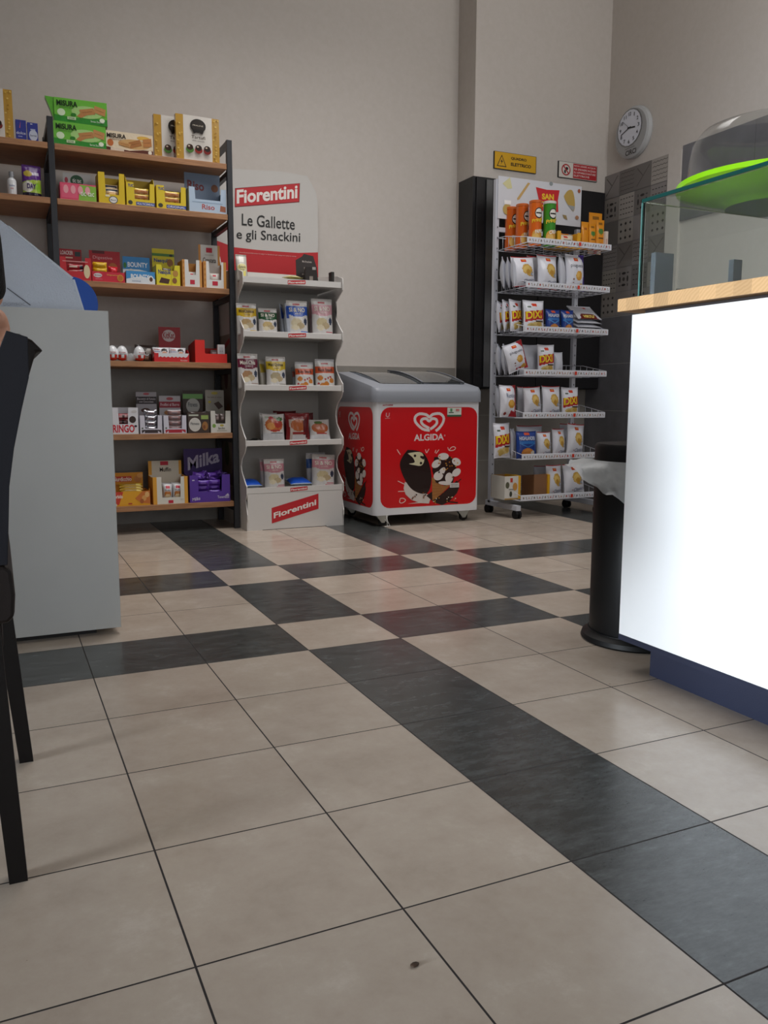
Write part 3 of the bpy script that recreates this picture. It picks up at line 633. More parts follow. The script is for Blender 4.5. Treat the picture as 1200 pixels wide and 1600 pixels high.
child(MB().box((PX+.03, -1.6, PZ1), (PX+.62, PY1-.02, PZ1+.0115), '#2a2423', 'matte').build('shadow_gap_batten'), ct)
# glass case
GX, GY, GZ, GX1 = 1.472, .815, 1.352, 2.06
gc = tag(empty('glass_display_case', (GX, 0, 1.09)), 'clear glass display case standing on the wooden worktop', 'display case')
def pane(name, a, b, parent, edge=None):
    o = child(simple(name, a, b, 'glass', .0008), parent); return o
pane('front_glass', (GX, -1.5, 1.0905), (GX+.008, GY, GZ-.0005), gc)
pane('end_glass', (GX+.009, GY-.008, 1.0905), (GX1, GY, GZ-.0005), gc)
tg = pane('top_glass', (GX, -1.5, GZ), (GX1, GY, GZ+.010), gc)
child(MB().box((GX-.0012, -1.5, GZ), (GX-.0002, GY, GZ+.010), '#12403c', 'gloss').box((GX-.001, GY-.0025, 1.091), (GX+.008, GY+.0008, GZ), '#5d8d88', 'gloss').build('polished_edge'), gc)['label'] = 'dark green polished glass edge'
for x, y in ((on_y(1058, 450, .80).x, .80),):
    m = MB(); m.box((x, y-.004, 1.0905), (x+.022, y+.0, 1.122), '#c8ccce', 'chrome'); m.box((x+.030, y-.004, 1.0905), (x+.045, y, 1.124), '#c8ccce', 'chrome'); m.box((x, y-.02, 1.0905), (x+.045, y, 1.096), '#c8ccce', 'chrome')
    child(m.build('glass_clamp'), gc)
_u = [(on_y(a, 430, Y).x, Y, on_y(b, 430, Y).x-on_y(a, 430, Y).x, on_y(a, t_, Y).z) for a, b, t_, Y in ((1025, 1053, 394, .775), (1147, 1160, 405, .70))]
for (x, y, wd, z1, lb) in ((*_u[0], 'tall grey metal upright standing in the glass case by its far end'), (*_u[1], 'short grey metal upright standing in the middle of the glass case')):
    m = MB(); m.box((x, y, 1.0935), (x+wd, y+.004, z1), '#868b94', 'powder'); m.box((x-.005, y-.02, 1.0905), (x+wd+.005, y+.02, 1.0935), '#868b94', 'powder'); m.box((x, y+.004, 1.0935), (x+.003, y+.018, z1), '#868b94', 'powder'); tag(m.build('metal_upright'), lb, 'bracket')

# cake plate, cakes and dome on the glass case
cc = Vector((1.865, .70, GZ+.0105))
pt = tag(empty('cake_plate', cc), 'bright lime green round cake plate standing on the glass case', 'plate')
m = MB(); LG = '#8fd11a'
m.lathe([(0, .0), (.135, .0), (.14, .006), (.17, .014), (.272, .050), (.277, .062), (.270, .064), (.20, .040), (.0, .036)], 56, tuple(cc), LG, 'gloss')
child(m.build('plate_body', smooth=True), pt)
m = MB(); m.lathe([(.250, .0635), (.247, .08), (.244, .13), (.236, .175), (.214, .205), (.17, .218), (.0, .226)], 56, tuple(cc), '#ffffff', 'dome_glass', caps=False)
dm = tag(m.build('glass_dome', smooth='all'), 'clear glass dome covering the pastry on the green plate', 'dome')
m = MB(); m.lathe([(.0, .2265), (.009, .227), (.009, .232), (.02, .238), (.02, .243), (.0, .245)], 24, tuple(cc), '#ffffff', 'dome_glass', caps=False); k_ = m.build('dome_knob', smooth='all'); k_.parent = dm
random.seed(2)
m = MB(); n_ = 40; P = []
for q in range(9):
    r = .155*(1-q/8); row = []
    for j in range(n_+1):
        t = 2*PI*(j % n_)/n_; hh = .044+.035*(1-(r/.155)**2.2)+.006*math.sin(5*t+q*2)+.004*math.sin(11*t+q*3.7)
        row.append((cc.x+r*math.cos(t)*(1+.04*math.sin(3*t)), cc.y+r*math.sin(t), cc.z+hh-.003*(q == 0)))
    P.append(row)
m.grid(P, lambda i, j: random.choice(['#b9854a', '#c99a5c', '#8f5a2c', '#d7b27c']), 'matte')
tag(m.build('crumble_cake', smooth=True), 'low brown crumbly cake lying under the glass dome', 'cake')

# ---- waste bins
bn = tag(empty('waste_bin', (1.715, 1.03, 0)), 'tall round black waste bin with a white liner at the counter end', 'waste bin')
bx, by = 1.715, 1.03; BK = '#060607'
child(MB().lathe([(.0, 0), (.178, .0), (.184, .006), (.18, .02), (.166, .028), (.162, .033), (.162, .036)], 44, (bx, by, 0), BK, 'rubber').build('base_ring', smooth=True), bn)
child(MB().lathe([(.154, .03), (.157, .04), (.157, .585), (.150, .60), (.0, .60)], 44, (bx, by, 0), BK, 'rubber').build('body', smooth=True), bn)
child(MB().lathe([(.150, .602), (.158, .604), (.158, .65), (.152, .659), (.10, .662), (.0, .662)], 44, (bx, by, 0), '#0f0e10', 'rubber').build('lid', smooth=True), bn)
m = MB(); P = []; n_ = 72; random.seed(9)
for q in range(9):
    t_ = q/8; row = []
    for j in range(n_+1):
        a = 2*PI*(j % n_)/n_; fac = .5+.5*math.cos(a-math.radians(228)); fl = .5+.5*math.cos(a-math.radians(150))
        fl = fl**5; drop = (.050+.10*fac**1.5)*(1-.75*fl); out = .006+.05*t_*(.35+.3*math.sin(7*a)*.5)+.055*t_**1.3*fl+.028*t_*fac
        rr = .1585+out+(.005*math.sin(13*a+3*q)+.004*math.sin(23*a-2*q))*t_; row.append((bx+rr*math.cos(a), by+rr*math.sin(a), .606-drop*t_**1.1+.012*fl*t_+.009*math.sin(9*a)*t_+.005*math.sin(21*a+q)*t_))
    P.append(row)
m.grid(P, '#d9dee2', 'liner'); ln = child(m.build('bin_liner', smooth='all'), bn); ln['label'] = 'translucent white plastic liner folded over the rim'
b2 = tag(empty('waste_bin', (3.83, 3.2, 0)), 'dark bin behind the tall black waste bin, beside the crisp rack', 'waste bin')
child(MB().lathe([(.0, 0), (.085, 0), (.09, .01), (.092, .55), (.0, .55)], 28, (3.83, 3.2, 0), '#0b0b0d', 'rubber').build('body', smooth=True), b2)
child(MB().lathe([(.0, .551), (.097, .551), (.097, .575), (.08, .59), (.0, .592)], 28, (3.83, 3.2, 0), '#0e0e10', 'rubber').build('lid', smooth=True), b2)

# ---- left hand cash counter
lc = tag(empty('cash_counter', (-.5, 1.82, 0)), 'plain pale grey counter block standing in front of the bookcase', 'counter')
child(simple('front_panel', (-1.4, 1.81, .022), (.137, 1.835, 1.0845), 'panel_grey', .001), lc)
child(simple('carcass', (-1.4, 1.836, .022), (.132, 2.45, 1.084), 'panel_grey'), lc)
child(MB().box((-1.4, 1.85, 0), (.06, 2.44, .0215), '#1a1716', 'matte').build('plinth'), lc)
gz = 1.086
g_ = lambda x, y: on_y(x/4.445, 340+y/4.445, 1.90)
pp = [g_(575, 628), g_(505, 430), g_(70, 68)]
m = MB(); poly = [(pp[0].x, gz), (pp[1].x, pp[1].z), (pp[2].x, pp[2].z), (-.26, pp[2].z+.09), (-.85, pp[2].z+.09), (-.85, gz)]
m.prism(poly, lambda a, b, d: (a, d, b), 1.90, 1.906, '#c3cad6', 'frost')
hd = tag(m.build('plastic_guard'), 'translucent textured plastic guard with a slanted edge on the grey counter', 'screen')
m = MB(); m.prism([(pp[1].x-.004, pp[1].z), (pp[2].x-.004, pp[2].z), (pp[2].x-.004, pp[2].z+.006), (pp[1].x+.002, pp[1].z+.006)], lambda a, b, d: (a, d, b), 1.897, 2.20, '#ccd3dc', 'frost')
m.prism([(pp[0].x, gz), (pp[1].x, pp[1].z), (pp[1].x+.006, pp[1].z), (pp[0].x+.006, gz)], lambda a, b, d: (a, d, b), 1.897, 2.20, '#ccd3dc', 'frost'); o = m.build('folded_edge'); o.parent = hd
m = MB(); q1 = g_(50, 490); q2 = g_(210, 612); m.art(lambda u, v, o: (u, 1.8995-o, v), [('l', [(q1.x, q1.z), (q2.x, q2.z+.002)], .003, '#4a4d55'), ('T', 'oonsoc', (g_(20, 612).x, g_(20, 612).z), (g_(175, 612).x, g_(175, 612).z), (g_(20, 590).x, g_(20, 590).z), '#9aa0ab', 0)]); o = m.build('crease_and_lettering'); o.parent = hd
c_ = on_y(110, 470, 2.21); rr_ = on_y(153, 470, 2.21).x-c_.x
m = MB(); pts = [(c_.x+rr_*math.cos(t), max(gz+.001, c_.z-.008+rr_*math.sin(t))) for t in [-.25+(PI+.5)*q/30 for q in range(31)]]
pts = [(a, b) for a, b in pts]; m.prism(pts, lambda a, b, d: (a, d, b), 2.21, 2.222, '#0f4fb0', 'card'); tag(m.build('blue_disc'), 'flat round blue disc standing on the grey counter behind the plastic guard', 'sign')

# ---- chair in the left foreground
ch = tag(empty('dining_chair', (-.45, .6, 0)), 'dark brown leather dining chair in the left foreground', 'chair')
YA, YC = .33, .86; BR = '#17100e'
rear = [(-.142, .876), (-.1535, .874), (-.166, .835), (-.179, .785), (-.193, .725), (-.203, .665), (-.209, .60), (-.212, .54)]
frontp = [(-.262, .54), (-.262, .60), (-.255, .68), (-.243, .75), (-.228, .81), (-.2155, .85), (-.193, .904)]
m = MB(); m.prism(rear+frontp+[(-.176, .902), (-.158, .893)], lambda a, b, d: (a, d, b), YA+.004, YC-.004, BR, 'leather')
child(m.build('backrest', bevel=.004), ch)
for d0, d1 in ((YA, YA+.0035), (YC-.0035, YC)):
    m = MB(); m.prism([(-.2115, .54), (-.2025, .665), (-.1925, .725), (-.1785, .785), (-.1655, .835), (-.164, .897), (-.194, .906), (-.2165, .85), (-.229, .81), (-.244, .75), (-.256, .68), (-.263, .54)], lambda a, b, d: (a, d, b), d0, d1, '#12131a', 'leather')
    child(m.build('backrest_piping', bevel=.001), ch)['label'] = 'blue black side edging of the backrest'
m = MB(); m.prism([(-.206, .455), (-.203, .49), (-.206, .53), (-.215, .539), (-.30, .542), (-.62, .545), (-.66, .53), (-.67, .49), (-.66, .45), (-.40, .44), (-.215, .445)], lambda a, b, d: (a, d, b), YA, YC, BR, 'leather')
child(m.build('seat', bevel=.008), ch)
m = MB(); m.box((-.645, YA+.02, .40), (-.225, YC-.02, .439), '#1b1312', 'leather'); child(m.build('seat_frame', bevel=.003), ch)
for y, dx in ((YA+.002, 0.), (YC-.03, .028)):
    m = MB(); w_ = .013
    top_x, bot_x = -.247+dx*.5, -.2235+dx
    V = [(-w_*1.1, 0), (w_*1.1, 0), (w_*1.1, .028), (-w_*1.1, .028)]
    m.grid([[(top_x+a*1.25, y+b, .46) for a, b in V+V[:1]], [(bot_x+a, y+b, 0) for a, b in V+V[:1]]], '#0b0706', 'leather'); m.face([(bot_x+a, y+b, 0) for a, b in reversed(V)], '#0b0706', 'leather'); m.face([(top_x+a*1.25, y+b, .46) for a, b in V], '#0b0706', 'leather')
    child(m.build('leg'), ch)
for y in (YA+.002, YC-.03): child(MB().box((-.65, y, 0), (-.622, y+.028, .44), '#0b0706', 'leather').build('leg'), ch)

# ---- person standing at the left edge of the frame
ps = tag(empty('person', (-.44, 1.25, 0)), 'person in a black knitted sleeve standing at the left edge', 'person')
def skinned(name, verts, edges, radii, root, colr, fin, sub=2, parent=None):
    me = bpy.data.meshes.new(name); me.from_pydata(verts, edges, []); o = bpy.data.objects.new(name, me); C.objects.link(o)
    md = o.modifiers.new('skin', 'SKIN'); md.use_smooth_shade = True
    if not me.skin_vertices: bpy.context.view_layer.objects.active = o
    lay = me.skin_vertices[0].data if me.skin_vertices else None
    if lay is None: return o
    for i, r in enumerate(radii): lay[i].radius = (r if isinstance(r, tuple) else (r, r)); lay[i].use_root = (i == root)
    s = o.modifiers.new('sub', 'SUBSURF'); s.levels = sub; s.render_levels = sub
    dg = bpy.context.evaluated_depsgraph_get(); ev = o.evaluated_get(dg); m2 = bpy.data.meshes.new_from_object(ev)
    bpy.data.objects.remove(o); m2.name = name; m2.materials.clear(); m2.materials.append(MATS[fin])
    for a in list(m2.color_attributes): m2.color_attributes.remove(a)
    at = m2.color_attributes.new('Col', 'FLOAT_COLOR', 'POINT'); c = lin(colr); at.data.foreach_set('color', [c[0], c[1], c[2], 1.]*len(m2.vertices))
    m2.polygons.foreach_set('use_smooth', [True]*len(m2.polygons))
    o = bpy.data.objects.new(name, m2); C.objects.link(o)
    if parent: child(o, parent)
    return o
X0, Y0 = -.46, 1.25
sh, el, wr = (-.285, 1.27, 1.44), (-.226, 1.16, 1.19), (-.205, 1.305, 1.035)
V = [(X0, Y0, .98), (X0, Y0+.01, 1.12), (X0, Y0, 1.28), (X0, Y0, 1.42), (X0, Y0, 1.50), (X0, Y0+.015, 1.56), (X0, Y0+.03, 1.63), (X0, Y0+.03, 1.71), (X0, Y0+.02, 1.765),
     sh, el, wr, (X0-.175, Y0+.02, 1.44), (X0-.24, Y0, 1.15), (X0-.23, Y0+.08, .90),
     (X0+.09, Y0, .92), (X0+.10, Y0+.02, .50), (X0+.10, Y0, .09), (X0-.09, Y0, .92), (X0-.10, Y0+.02, .50), (X0-.10, Y0, .09), (X0+.105, Y0+.15, .035), (X0-.105, Y0+.15, .035), (X0, Y0+.03, 1.0)]
Ed = [(0, 1), (1, 2), (2, 3), (3, 4), (4, 5), (5, 6), (6, 7), (7, 8), (3, 9), (9, 10), (10, 11), (3, 12), (12, 13), (13, 14), (0, 15), (15, 16), (16, 17), (0, 18), (18, 19), (19, 20), (17, 21), (20, 22)]
Rr = [(.15, .11), (.14, .10), (.16, .11), (.14, .10), .06, .056, (.078, .095), (.08, .1), .05, .055, .043, .026, .055, .043, .027, .085, .06, .04, .085, .06, .04, .035, .035, .05]
V.pop(); Rr.pop()
skinned('body', V, Ed, Rr, 0, '#b98a72', 'skin', parent=ps)
# clothes: jumper and trousers a little outside the body, shoes, hair, hand
sl = .011
JV = V[0:4]+[V[9], V[10], tuple(Vector(V[11])+Vector((0, -.006, .015))), V[12], V[13], V[14]]
skinned('jumper', JV, [(0, 1), (1, 2), (2, 3), (3, 4), (4, 5), (5, 6), (3, 7), (7, 8), (8, 9)], [(.165, .125), (.155, .115), (.175, .125), (.15, .115), .064, .05, .036, .064, .05, .036], 0, '#0f0f12', 'knit', parent=ps)
TV = [V[0], V[15], V[16], V[17], V[18], V[19], V[20]]; skinned('trousers', TV, [(0, 1), (1, 2), (2, 3), (0, 4), (4, 5), (5, 6)], [(.165, .125), .098, .073, .052, .098, .073, .052], 0, '#1d2230', 'matte', parent=ps)
for s_ in (1, -1):
    xx = X0+.102*s_; m = MB(); m.prism([(xx-.045, Y0-.09), (xx+.045, Y0-.09), (xx+.05, Y0+.08), (xx+.04, Y0+.20), (xx, Y0+.225), (xx-.04, Y0+.20), (xx-.05, Y0+.08)], lambda a, b, d: (a, b, d), 0, .075, '#202020', 'leather'); child(m.build('shoe', bevel=.02), ps)
m = MB(); m.lathe([(0, -.02), (.086, -.02), (.098, .03), (.094, .075), (.06, .115), (0, .125)], 24, (X0, Y0+.005, 1.70), '#2a1d16', 'knit', sy=1.12); child(m.build('hair', smooth='all'), ps)
hw0 = Vector(wr)
HV = [tuple(hw0), tuple(hw0+Vector((.002, .012, -.035))), tuple(hw0+Vector((.003, .02, -.075)))]; HE = [(0, 1), (1, 2)]; HR = [(.026, .022), (.034, .017), (.040, .015)]
for q, (off, ln_) in enumerate(((-.03, .066), (-.01, .075), (.011, .07), (.03, .055))):
    b = hw0+Vector((.004, .02+off, -.082)); i = len(HV); HV += [tuple(b), tuple(b+Vector((-.003, .002, -ln_*.5))), tuple(b+Vector((-.016, .002, -ln_*.8))), tuple(b+Vector((-.032, .0, -ln_)))]; HE += [(2, i), (i, i+1), (i+1, i+2), (i+2, i+3)]; HR += [.010, .009, .0085, .007]
i = len(HV); HV += [tuple(hw0+Vector((-.012, -.028, -.04))), tuple(hw0+Vector((-.03, -.044, -.065))), tuple(hw0+Vector((-.045, -.048, -.09)))]; HE += [(1, i), (i, i+1), (i+1, i+2)]; HR += [.013, .0105, .0085]
skinned('hand', HV, HE, HR, 0, '#c08f77', 'skin', parent=ps)

# ================================================================ PRODUCTS
W_ = '#e6e7ee'; K_ = '#1b1712'
def rot2(u, v, cu, cv, a, w, h):
    x = (u-cu)*w; y = (v-cv)*h; return x*math.cos(a)+y*math.sin(a), -x*math.sin(a)+y*math.cos(a)
def paint(prims, base, w, h):
    """colour of a printed film at u,v"""
    def f(u, v):
        c = base
        for p in prims:
            k = p[0]
            if k == 'r':
                if p[1] <= u <= p[3] and p[2] <= v <= p[4]: c = p[5]
            elif k == 'e':
                x, y = rot2(u, v, p[1], p[2], p[6] if len(p) > 6 else 0, w, h)
                if (x/(p[3]*w))**2+(y/(p[4]*h))**2 <= 1: c = p[5]
            elif k == 'p':
                q = p[1]; ins = False; j = len(q)-1
                for i in range(len(q)):
                    if (q[i][1] > v) != (q[j][1] > v) and u < (q[j][0]-q[i][0])*(v-q[i][1])/(q[j][1]-q[i][1])+q[i][0]: ins = not ins
                    j = i
                if ins: c = p[2]
            elif k == 'l':
                for (a, b), (d, e) in zip(p[1], p[1][1:]):
                    ax, ay, bx, by_ = a*w, b*h, d*w, e*h; px, py = u*w, v*h; L = (bx-ax)**2+(by_-ay)**2 or 1e-9
                    t = max(0, min(1, ((px-ax)*(bx-ax)+(py-ay)*(by_-ay))/L))
                    if math.hypot(px-ax-t*(bx-ax), py-ay-t*(by_-ay)) <= p[2]/2: c = p[3]
        return c
    return f
def pouch(w, h, d, base, prims, style='pillow', fin='film', back=None, seal=None, nu=30, nv=40, seed=0, name='bag'):
    """a filled film bag, bottom centre at the origin, printed side to -y"""
    rs = random.Random(seed); ph = [rs.uniform(0, 6) for _ in range(6)]
    def D(u, v):
        e = 1-abs(2*u-1)**3
        if style == 'pillow': s = max(0, math.sin(PI*min(1, max(0, (v-.04)/.92))))**.55
        else: s = min(1, v/.06+.45)*(1-.9*max(0, (v-.45)/.5)**1.4 if v > .45 else 1); s = max(0, s)
        wr = (math.sin(9*v+ph[0]+5*u)+math.sin(17*u+ph[1]-4*v))*.018+math.sin(31*u+ph[2]+14*v)*.010
        return max(.002, d/2*(e**.6*s+wr*min(1, 4*e)*(.4+s)))
    def wd(v):                        # silhouette: pinched middle, square seals
        if style == 'pillow': return 1-.055*math.sin(PI*v)+.008*math.sin(7*v+ph[3])
        return 1-.02*math.sin(PI*v)+.006*math.sin(9*v+ph[4])
    def P(u, v, s=-1, o=0):
        zz = h*v-(.02*h*(1-(2*u-1)**2) if style == 'pillow' else 0)*(1 if v > .5 else -1)*abs(2*v-1)**3
        return ((u-.5)*w*wd(v), s*(D(u, v)+o), zz+(0 if style != 'pillow' else .0))
    m = MB(); pf = paint(prims, base, w, h); U = [i/nu for i in range(nu+1)]; V_ = [j/nv for j in range(nv+1)]
    sealc = seal or base
    m.grid([[P(u, v) for v in V_] for u in U], lambda i, j: (sealc if (j < 1 or j >= nv-1) and seal else pf((i+.5)/nu, (j+.5)/nv)), fin)
    U2 = [i/10 for i in range(11)]; V2 = [j/14 for j in range(15)]
    m.grid([[P(u, v, 1) for v in V2] for u in reversed(U2)], back or base, fin)
    for u in (0, 1): m.face([P(u, 0), P(u, 0, 1), P(u, 1, 1), P(u, 1)], base, fin)
    if style != 'pillow': m.face([P(0, 0), P(1, 0), P(1, 0, 1), P(0, 0, 1)], base, fin)
    tp = [p for p in prims if p[0] in 'tT']
    m.art(lambda u, v, o: P(u, v, -1, o), tp, w, h, fin, z0=.0018)
    zmin = min(p[2] for p in m.v); m.v = [(a, b, c-zmin) for a, b, c in m.v]
    m.parts = []
    if nu >= 20:                       # crimped strip along the top of the bag
        k = MB(); V3 = [.955+.045*j/5 for j in range(6)]; f_ = lambda u, v, s: P(u, v, s, .0011+(.0009 if round((v-.955)/.009) % 2 else 0))
        for s_ in (-1, 1): k.grid([[f_(u, v, s_) for v in V3] for u in (U2 if s_ < 0 else list(reversed(U2)))], lambda i, j: pf((i+.5)/10, .93+.07*(j+.5)/5) if s_ < 0 else (back or base), fin)
        k.v = [(a, b, c-zmin) for a, b, c in k.v]; m.parts.append(('top_seal', k))
    return m
def carton(w, h, d, base, prims, side=None, top=None, fin='card', sprims=None):
    m = MB(); m.box((-w/2, -d/2, 0), (w/2, d/2, h), side or base, fin)
    m.art(fr(-w/2, 0, w, h, -d/2), [('r', 0, 0, 1, 1, base)]+prims, w, h, fin, z0=.0001)
    if top: m.face([(-w/2, -d/2, h+.0004), (w/2, -d/2, h+.0004), (w/2, d/2, h+.0004), (-w/2, d/2, h+.0004)], top, fin)
    if sprims: m.art(lambda u, v, o: (-w/2-o, d/2-u*d, v*h), sprims, d, h, fin, z0=.0001)
    return m
def add(m, name, label, cat, loc, rz=0, rx=0, ry=0, group=None, bevel=0, smooth=False, parent=None):
    o = m.build(name, loc=loc, rot=(rx, ry, rz), bevel=bevel, smooth=smooth)
    for nm, k in getattr(m, 'parts', []): q = k.build(nm, smooth=smooth); q.parent = o
    if parent: o.parent = parent; return o
    return tag(o, label, cat, group)
def copy_tree(o, loc, rot, label=None):
    c = o.copy(); C.objects.link(c); c.location = loc; c.rotation_euler = rot
    if label: c['label'] = label
    for k in o.children: q = k.copy(); C.objects.link(q); q.parent = c
    return c
def span(px0, px1, py, Y):
    a = on_y(px0, py, Y).x; b = on_y(px1, py, Y).x; return (a+b)/2, b-a
def zt(px, py, Y): return on_y(px, py, Y).z
def tray(w, h, d, col, front, fh, prims, cut=None, hdr=None, label='', name='display_box', loc=None, inner=None, sides=None, side_h=None, cat='box'):
    """open fronted counter display box: base, back, sides, cut front panel, header card as its part"""
    t = .0025; inner = inner or col; sides = sides or col; m = MB()
    m.box((-w/2, -d/2, 0), (w/2, d/2, t), inner)
    m.box((-w/2, d/2-t, t), (w/2, d/2, h), inner)
    shf = side_h or fh
    for s in (-1, 1):
        x0 = -w/2 if s < 0 else w/2-t; m.prism([(-d/2, t), (d/2-t, t), (d/2-t, h), (-d/2+.3*d, h*.98), (-d/2, shf)], lambda a, b, q: (q, a, b), x0, x0+t, sides)
    mr = m; m = MB()
    if cut:                            # u0,u1,v floor of the cut in the front
        u0, u1, v0 = cut; m.prism([(-w/2, 0), (w/2, 0), (w/2, fh), (-w/2+u1*w, fh), (-w/2+u1*w-.004, v0*fh), (-w/2+u0*w+.004, v0*fh), (-w/2+u0*w, fh), (-w/2, fh)], lambda a, b, q: (a, q, b), -d/2-t, -d/2, front)
    else: m.box((-w/2, -d/2-t, 0), (w/2, -d/2, fh), front)
    m.art(fr(-w/2, 0, w, fh, -d/2-t), prims, w, fh, 'card', z0=.0001)
    o = mr.build(name, loc=loc); tag(o, label, cat); m.build('front_panel').parent = o
    if hdr:
        hh, hc, hp, hw_, sx = hdr; m = MB(); m.box((sx-hw_/2, d/2-t-.006, .02), (sx+hw_/2, d/2-t-.004, hh), hc)
        m.art(fr(sx-hw_/2, h, hw_, hh-h, d/2-t-.006), hp, hw_, hh-h, 'card', z0=.0001); q = m.build('header_card'); q.parent = o
    return o
YF = 3.955                         # front line of the goods on the bookcase
def shelf_tray(px0, px1, pyt, si, d, col, front, prims, label, cut=None, hdr=None, inner=None, sides=None, hback=None, yo=0, side_h=None):
    z = SH[si]+.0008; yf = YF+yo; xc, w = span(px0, px1, (pyt+10), yf); fh = zt((px0+px1)/2, pyt, yf)-z; w -= .006
    if xc+w/2 > 1.094: a_ = xc-w/2; w = 1.094-a_; xc = a_+w/2
    h = hback or fh
    if hdr:
        a0, a1, at, hc, hp = hdr; Yh = yf+d-.01; hx, hw_ = span(a0, a1, at, Yh); hh = zt((a0+a1)/2, at, Yh)-z; sx = hx-xc
        sx = max(-w/2+hw_/2, min(w/2-hw_/2, sx)) if hw_ < w else 0; hdr = (hh, hc, hp, min(hw_, w-.006), sx)
    return tray(w, min(h, hdr[0] if hdr else h), d, col, front, fh, prims, cut, hdr, label, loc=(xc, yf+.003+d/2, z), inner=inner, sides=sides, side_h=side_h), xc, w, fh, z, yf
def bars(n, proto_mb, name, label, group, places, cat='snack bar'):
    """identical small packs: one build, the rest copied"""
    zs = sorted({round(l[2]*50) for l, r in places}); xs = sorted({round(l[0]*60) for l, r in places}); ys = sorted({round(l[1]*70) for l, r in places})
    rank = ['lowest', 'second up', 'third up', 'fourth up', 'fifth up', 'sixth up', 'seventh up', 'eighth up']; used = {}
    def lab(l):
        p = []
        if len(zs) > 1: i = zs.index(round(l[2]*50)); p.append('topmost' if i == len(zs)-1 else rank[i])
        if len(xs) == 2: p.append(('left', 'right')[xs.index(round(l[0]*60))])
        elif len(xs) > 2: i = xs.index(round(l[0]*60)); p.append('leftmost' if i == 0 else 'rightmost' if i == len(xs)-1 else ['', 'second', 'third', 'fourth', 'fifth', 'sixth', 'seventh', 'eighth', 'ninth'][min(i, 8)]+' from left')
        if len(ys) == 2: p.append(('in front', 'behind')[ys.index(round(l[1]*70))])
        elif len(ys) > 2: i = ys.index(round(l[1]*70)); p.append('front' if i == 0 else 'rearmost' if i == len(ys)-1 else 'middle row')
        return (label+', '+' '.join(p)) if len(zs)*len(xs)*len(ys) > 1 else label
    o = proto_mb.build(name, smooth=True); tag(o, lab(places[0][0]), cat, group); o.location, o.rotation_euler = places[0]
    for l, r in places[1:]: copy_tree(o, l, r, lab(l))
    return o

def flow(w, h, d, base, prims, fin='film', nu=22, nv=12, seed=0):      # small lying flow pack, long side along x, standing on its edge
    return pouch(w, h, d, base, prims, 'pillow', fin, nu=nu, nv=nv, seed=seed)

# ---------------- top shelf
z = SH[0]+.001
biscuit = lambda u, v, a, b, r=0, c='#b9824e', c2='#8f5f34': [('p', [(u+(x*math.cos(r)-y*math.sin(r))*a, v+(x*math.sin(r)+y*math.cos(r))*b) for x, y in ((-1, -.5), (1, -.5), (1, .5), (-1, .5))], c), ('l', [(u-a*.7*math.cos(r), v-b*.7*math.sin(r)), (u+a*.7*math.cos(r), v+b*.7*math.sin(r))], .002, c2)]
def green_art(): return [('r', 0, 0, 1, .28, '#2f8a2d'), ('p', [(.0, .28), (.4, .22), (1, .40), (1, 1), (0, 1)], '#6cb83e'), ('e', .62, .5, .3, .26, '#a5cf7e'), ('e', .13, .40, .075, .15, '#d3e6c2'),
    ('p', [(.42, .30), (.52, .52), (.64, .42), (.5, .24)], '#b97f4c')]+biscuit(.62, .52, .14, .26, .25)+biscuit(.86, .62, .11, .3, -.2, '#c08a55')+[('e', .36, .34, .05, .07, '#2f7a2a'), ('e', .9, .22, .05, .09, '#dfe9d2'), ('r', .24, .12, .40, .24, '#c9dfb4'), ('t', 'SOIA', .26, .14, .38, .22, '#3a6a2a', .01), ('t', 'MISURA', .05, .66, .44, .90, '#10240e', .03), ('t', 'BISCOTTI SOIA', .10, .57, .36, .62, '#285c24', 0), ('t', 'Senza Zuccheri', .68, .10, .94, .18, '#e6efdd', 0)]
xc, w = span(83, 165, 200, 3.965); h = zt(120, 192.5, 3.965)-z
gp = add(carton(w, h, .07, '#6cb83e', green_art(), side='#5dab35', fin='film'), 'biscuit_packet', 'green biscuit packet, the lower of the two stacked on the top shelf', 'biscuits', (xc, 4.00, z), bevel=.004)
o = copy_tree(gp, (xc+.012, 4.003, z+h+.001), (0, 0, math.radians(-3)), 'green biscuit packet, the upper of the two stacked on the top shelf')
m = MB(); m.prism([(0, 0), (.0, h), (-.045, h*1.02), (-.02, h*.5)], lambda a, b, q: (-w/2+a+.012, q, b+h), -.03, .03, '#5dab35', 'film'); fl_ = m.build('folded_end'); fl_.parent = o; fl_.location = (-.012, 0, -h)
xc, w = span(165, 239, 223, 3.965); h = zt(200, 207, 3.965)-z
add(carton(w, h, .06, '#d8c3a2', [('r', 0, 0, 1, .22, '#5a2b1d'), ('p', [(0, .22), (.5, .12), (1, .3), (1, 1), (0, 1)], '#e3d2b6'), ('e', .6, .45, .34, .24, '#cda36b'), ('e', .8, .8, .14, .1, '#dcae4c'), ('e', .10, .42, .065, .17, '#c06a34')]+biscuit(.62, .48, .13, .3, .35, '#a86e3c')+biscuit(.88, .6, .09, .4, .1, '#b97c46')+biscuit(.4, .4, .12, .16, -.2, '#c49058')+[('r', .1, .05, .38, .18, '#d9c9b5'), ('t', 'MISURA', .03, .66, .43, .88, '#20120a', .03), ('t', 'FIBREXTRA', .10, .55, .33, .61, '#6a3a1c', 0), ('e', .93, .12, .04, .1, '#e4dccc')], side='#6a3a26', fin='film'), 'cracker_packet', 'beige and brown cracker packet lying beside the green biscuit packets', 'biscuits', (xc, 4.0, z), bevel=.003)
random.seed(21)
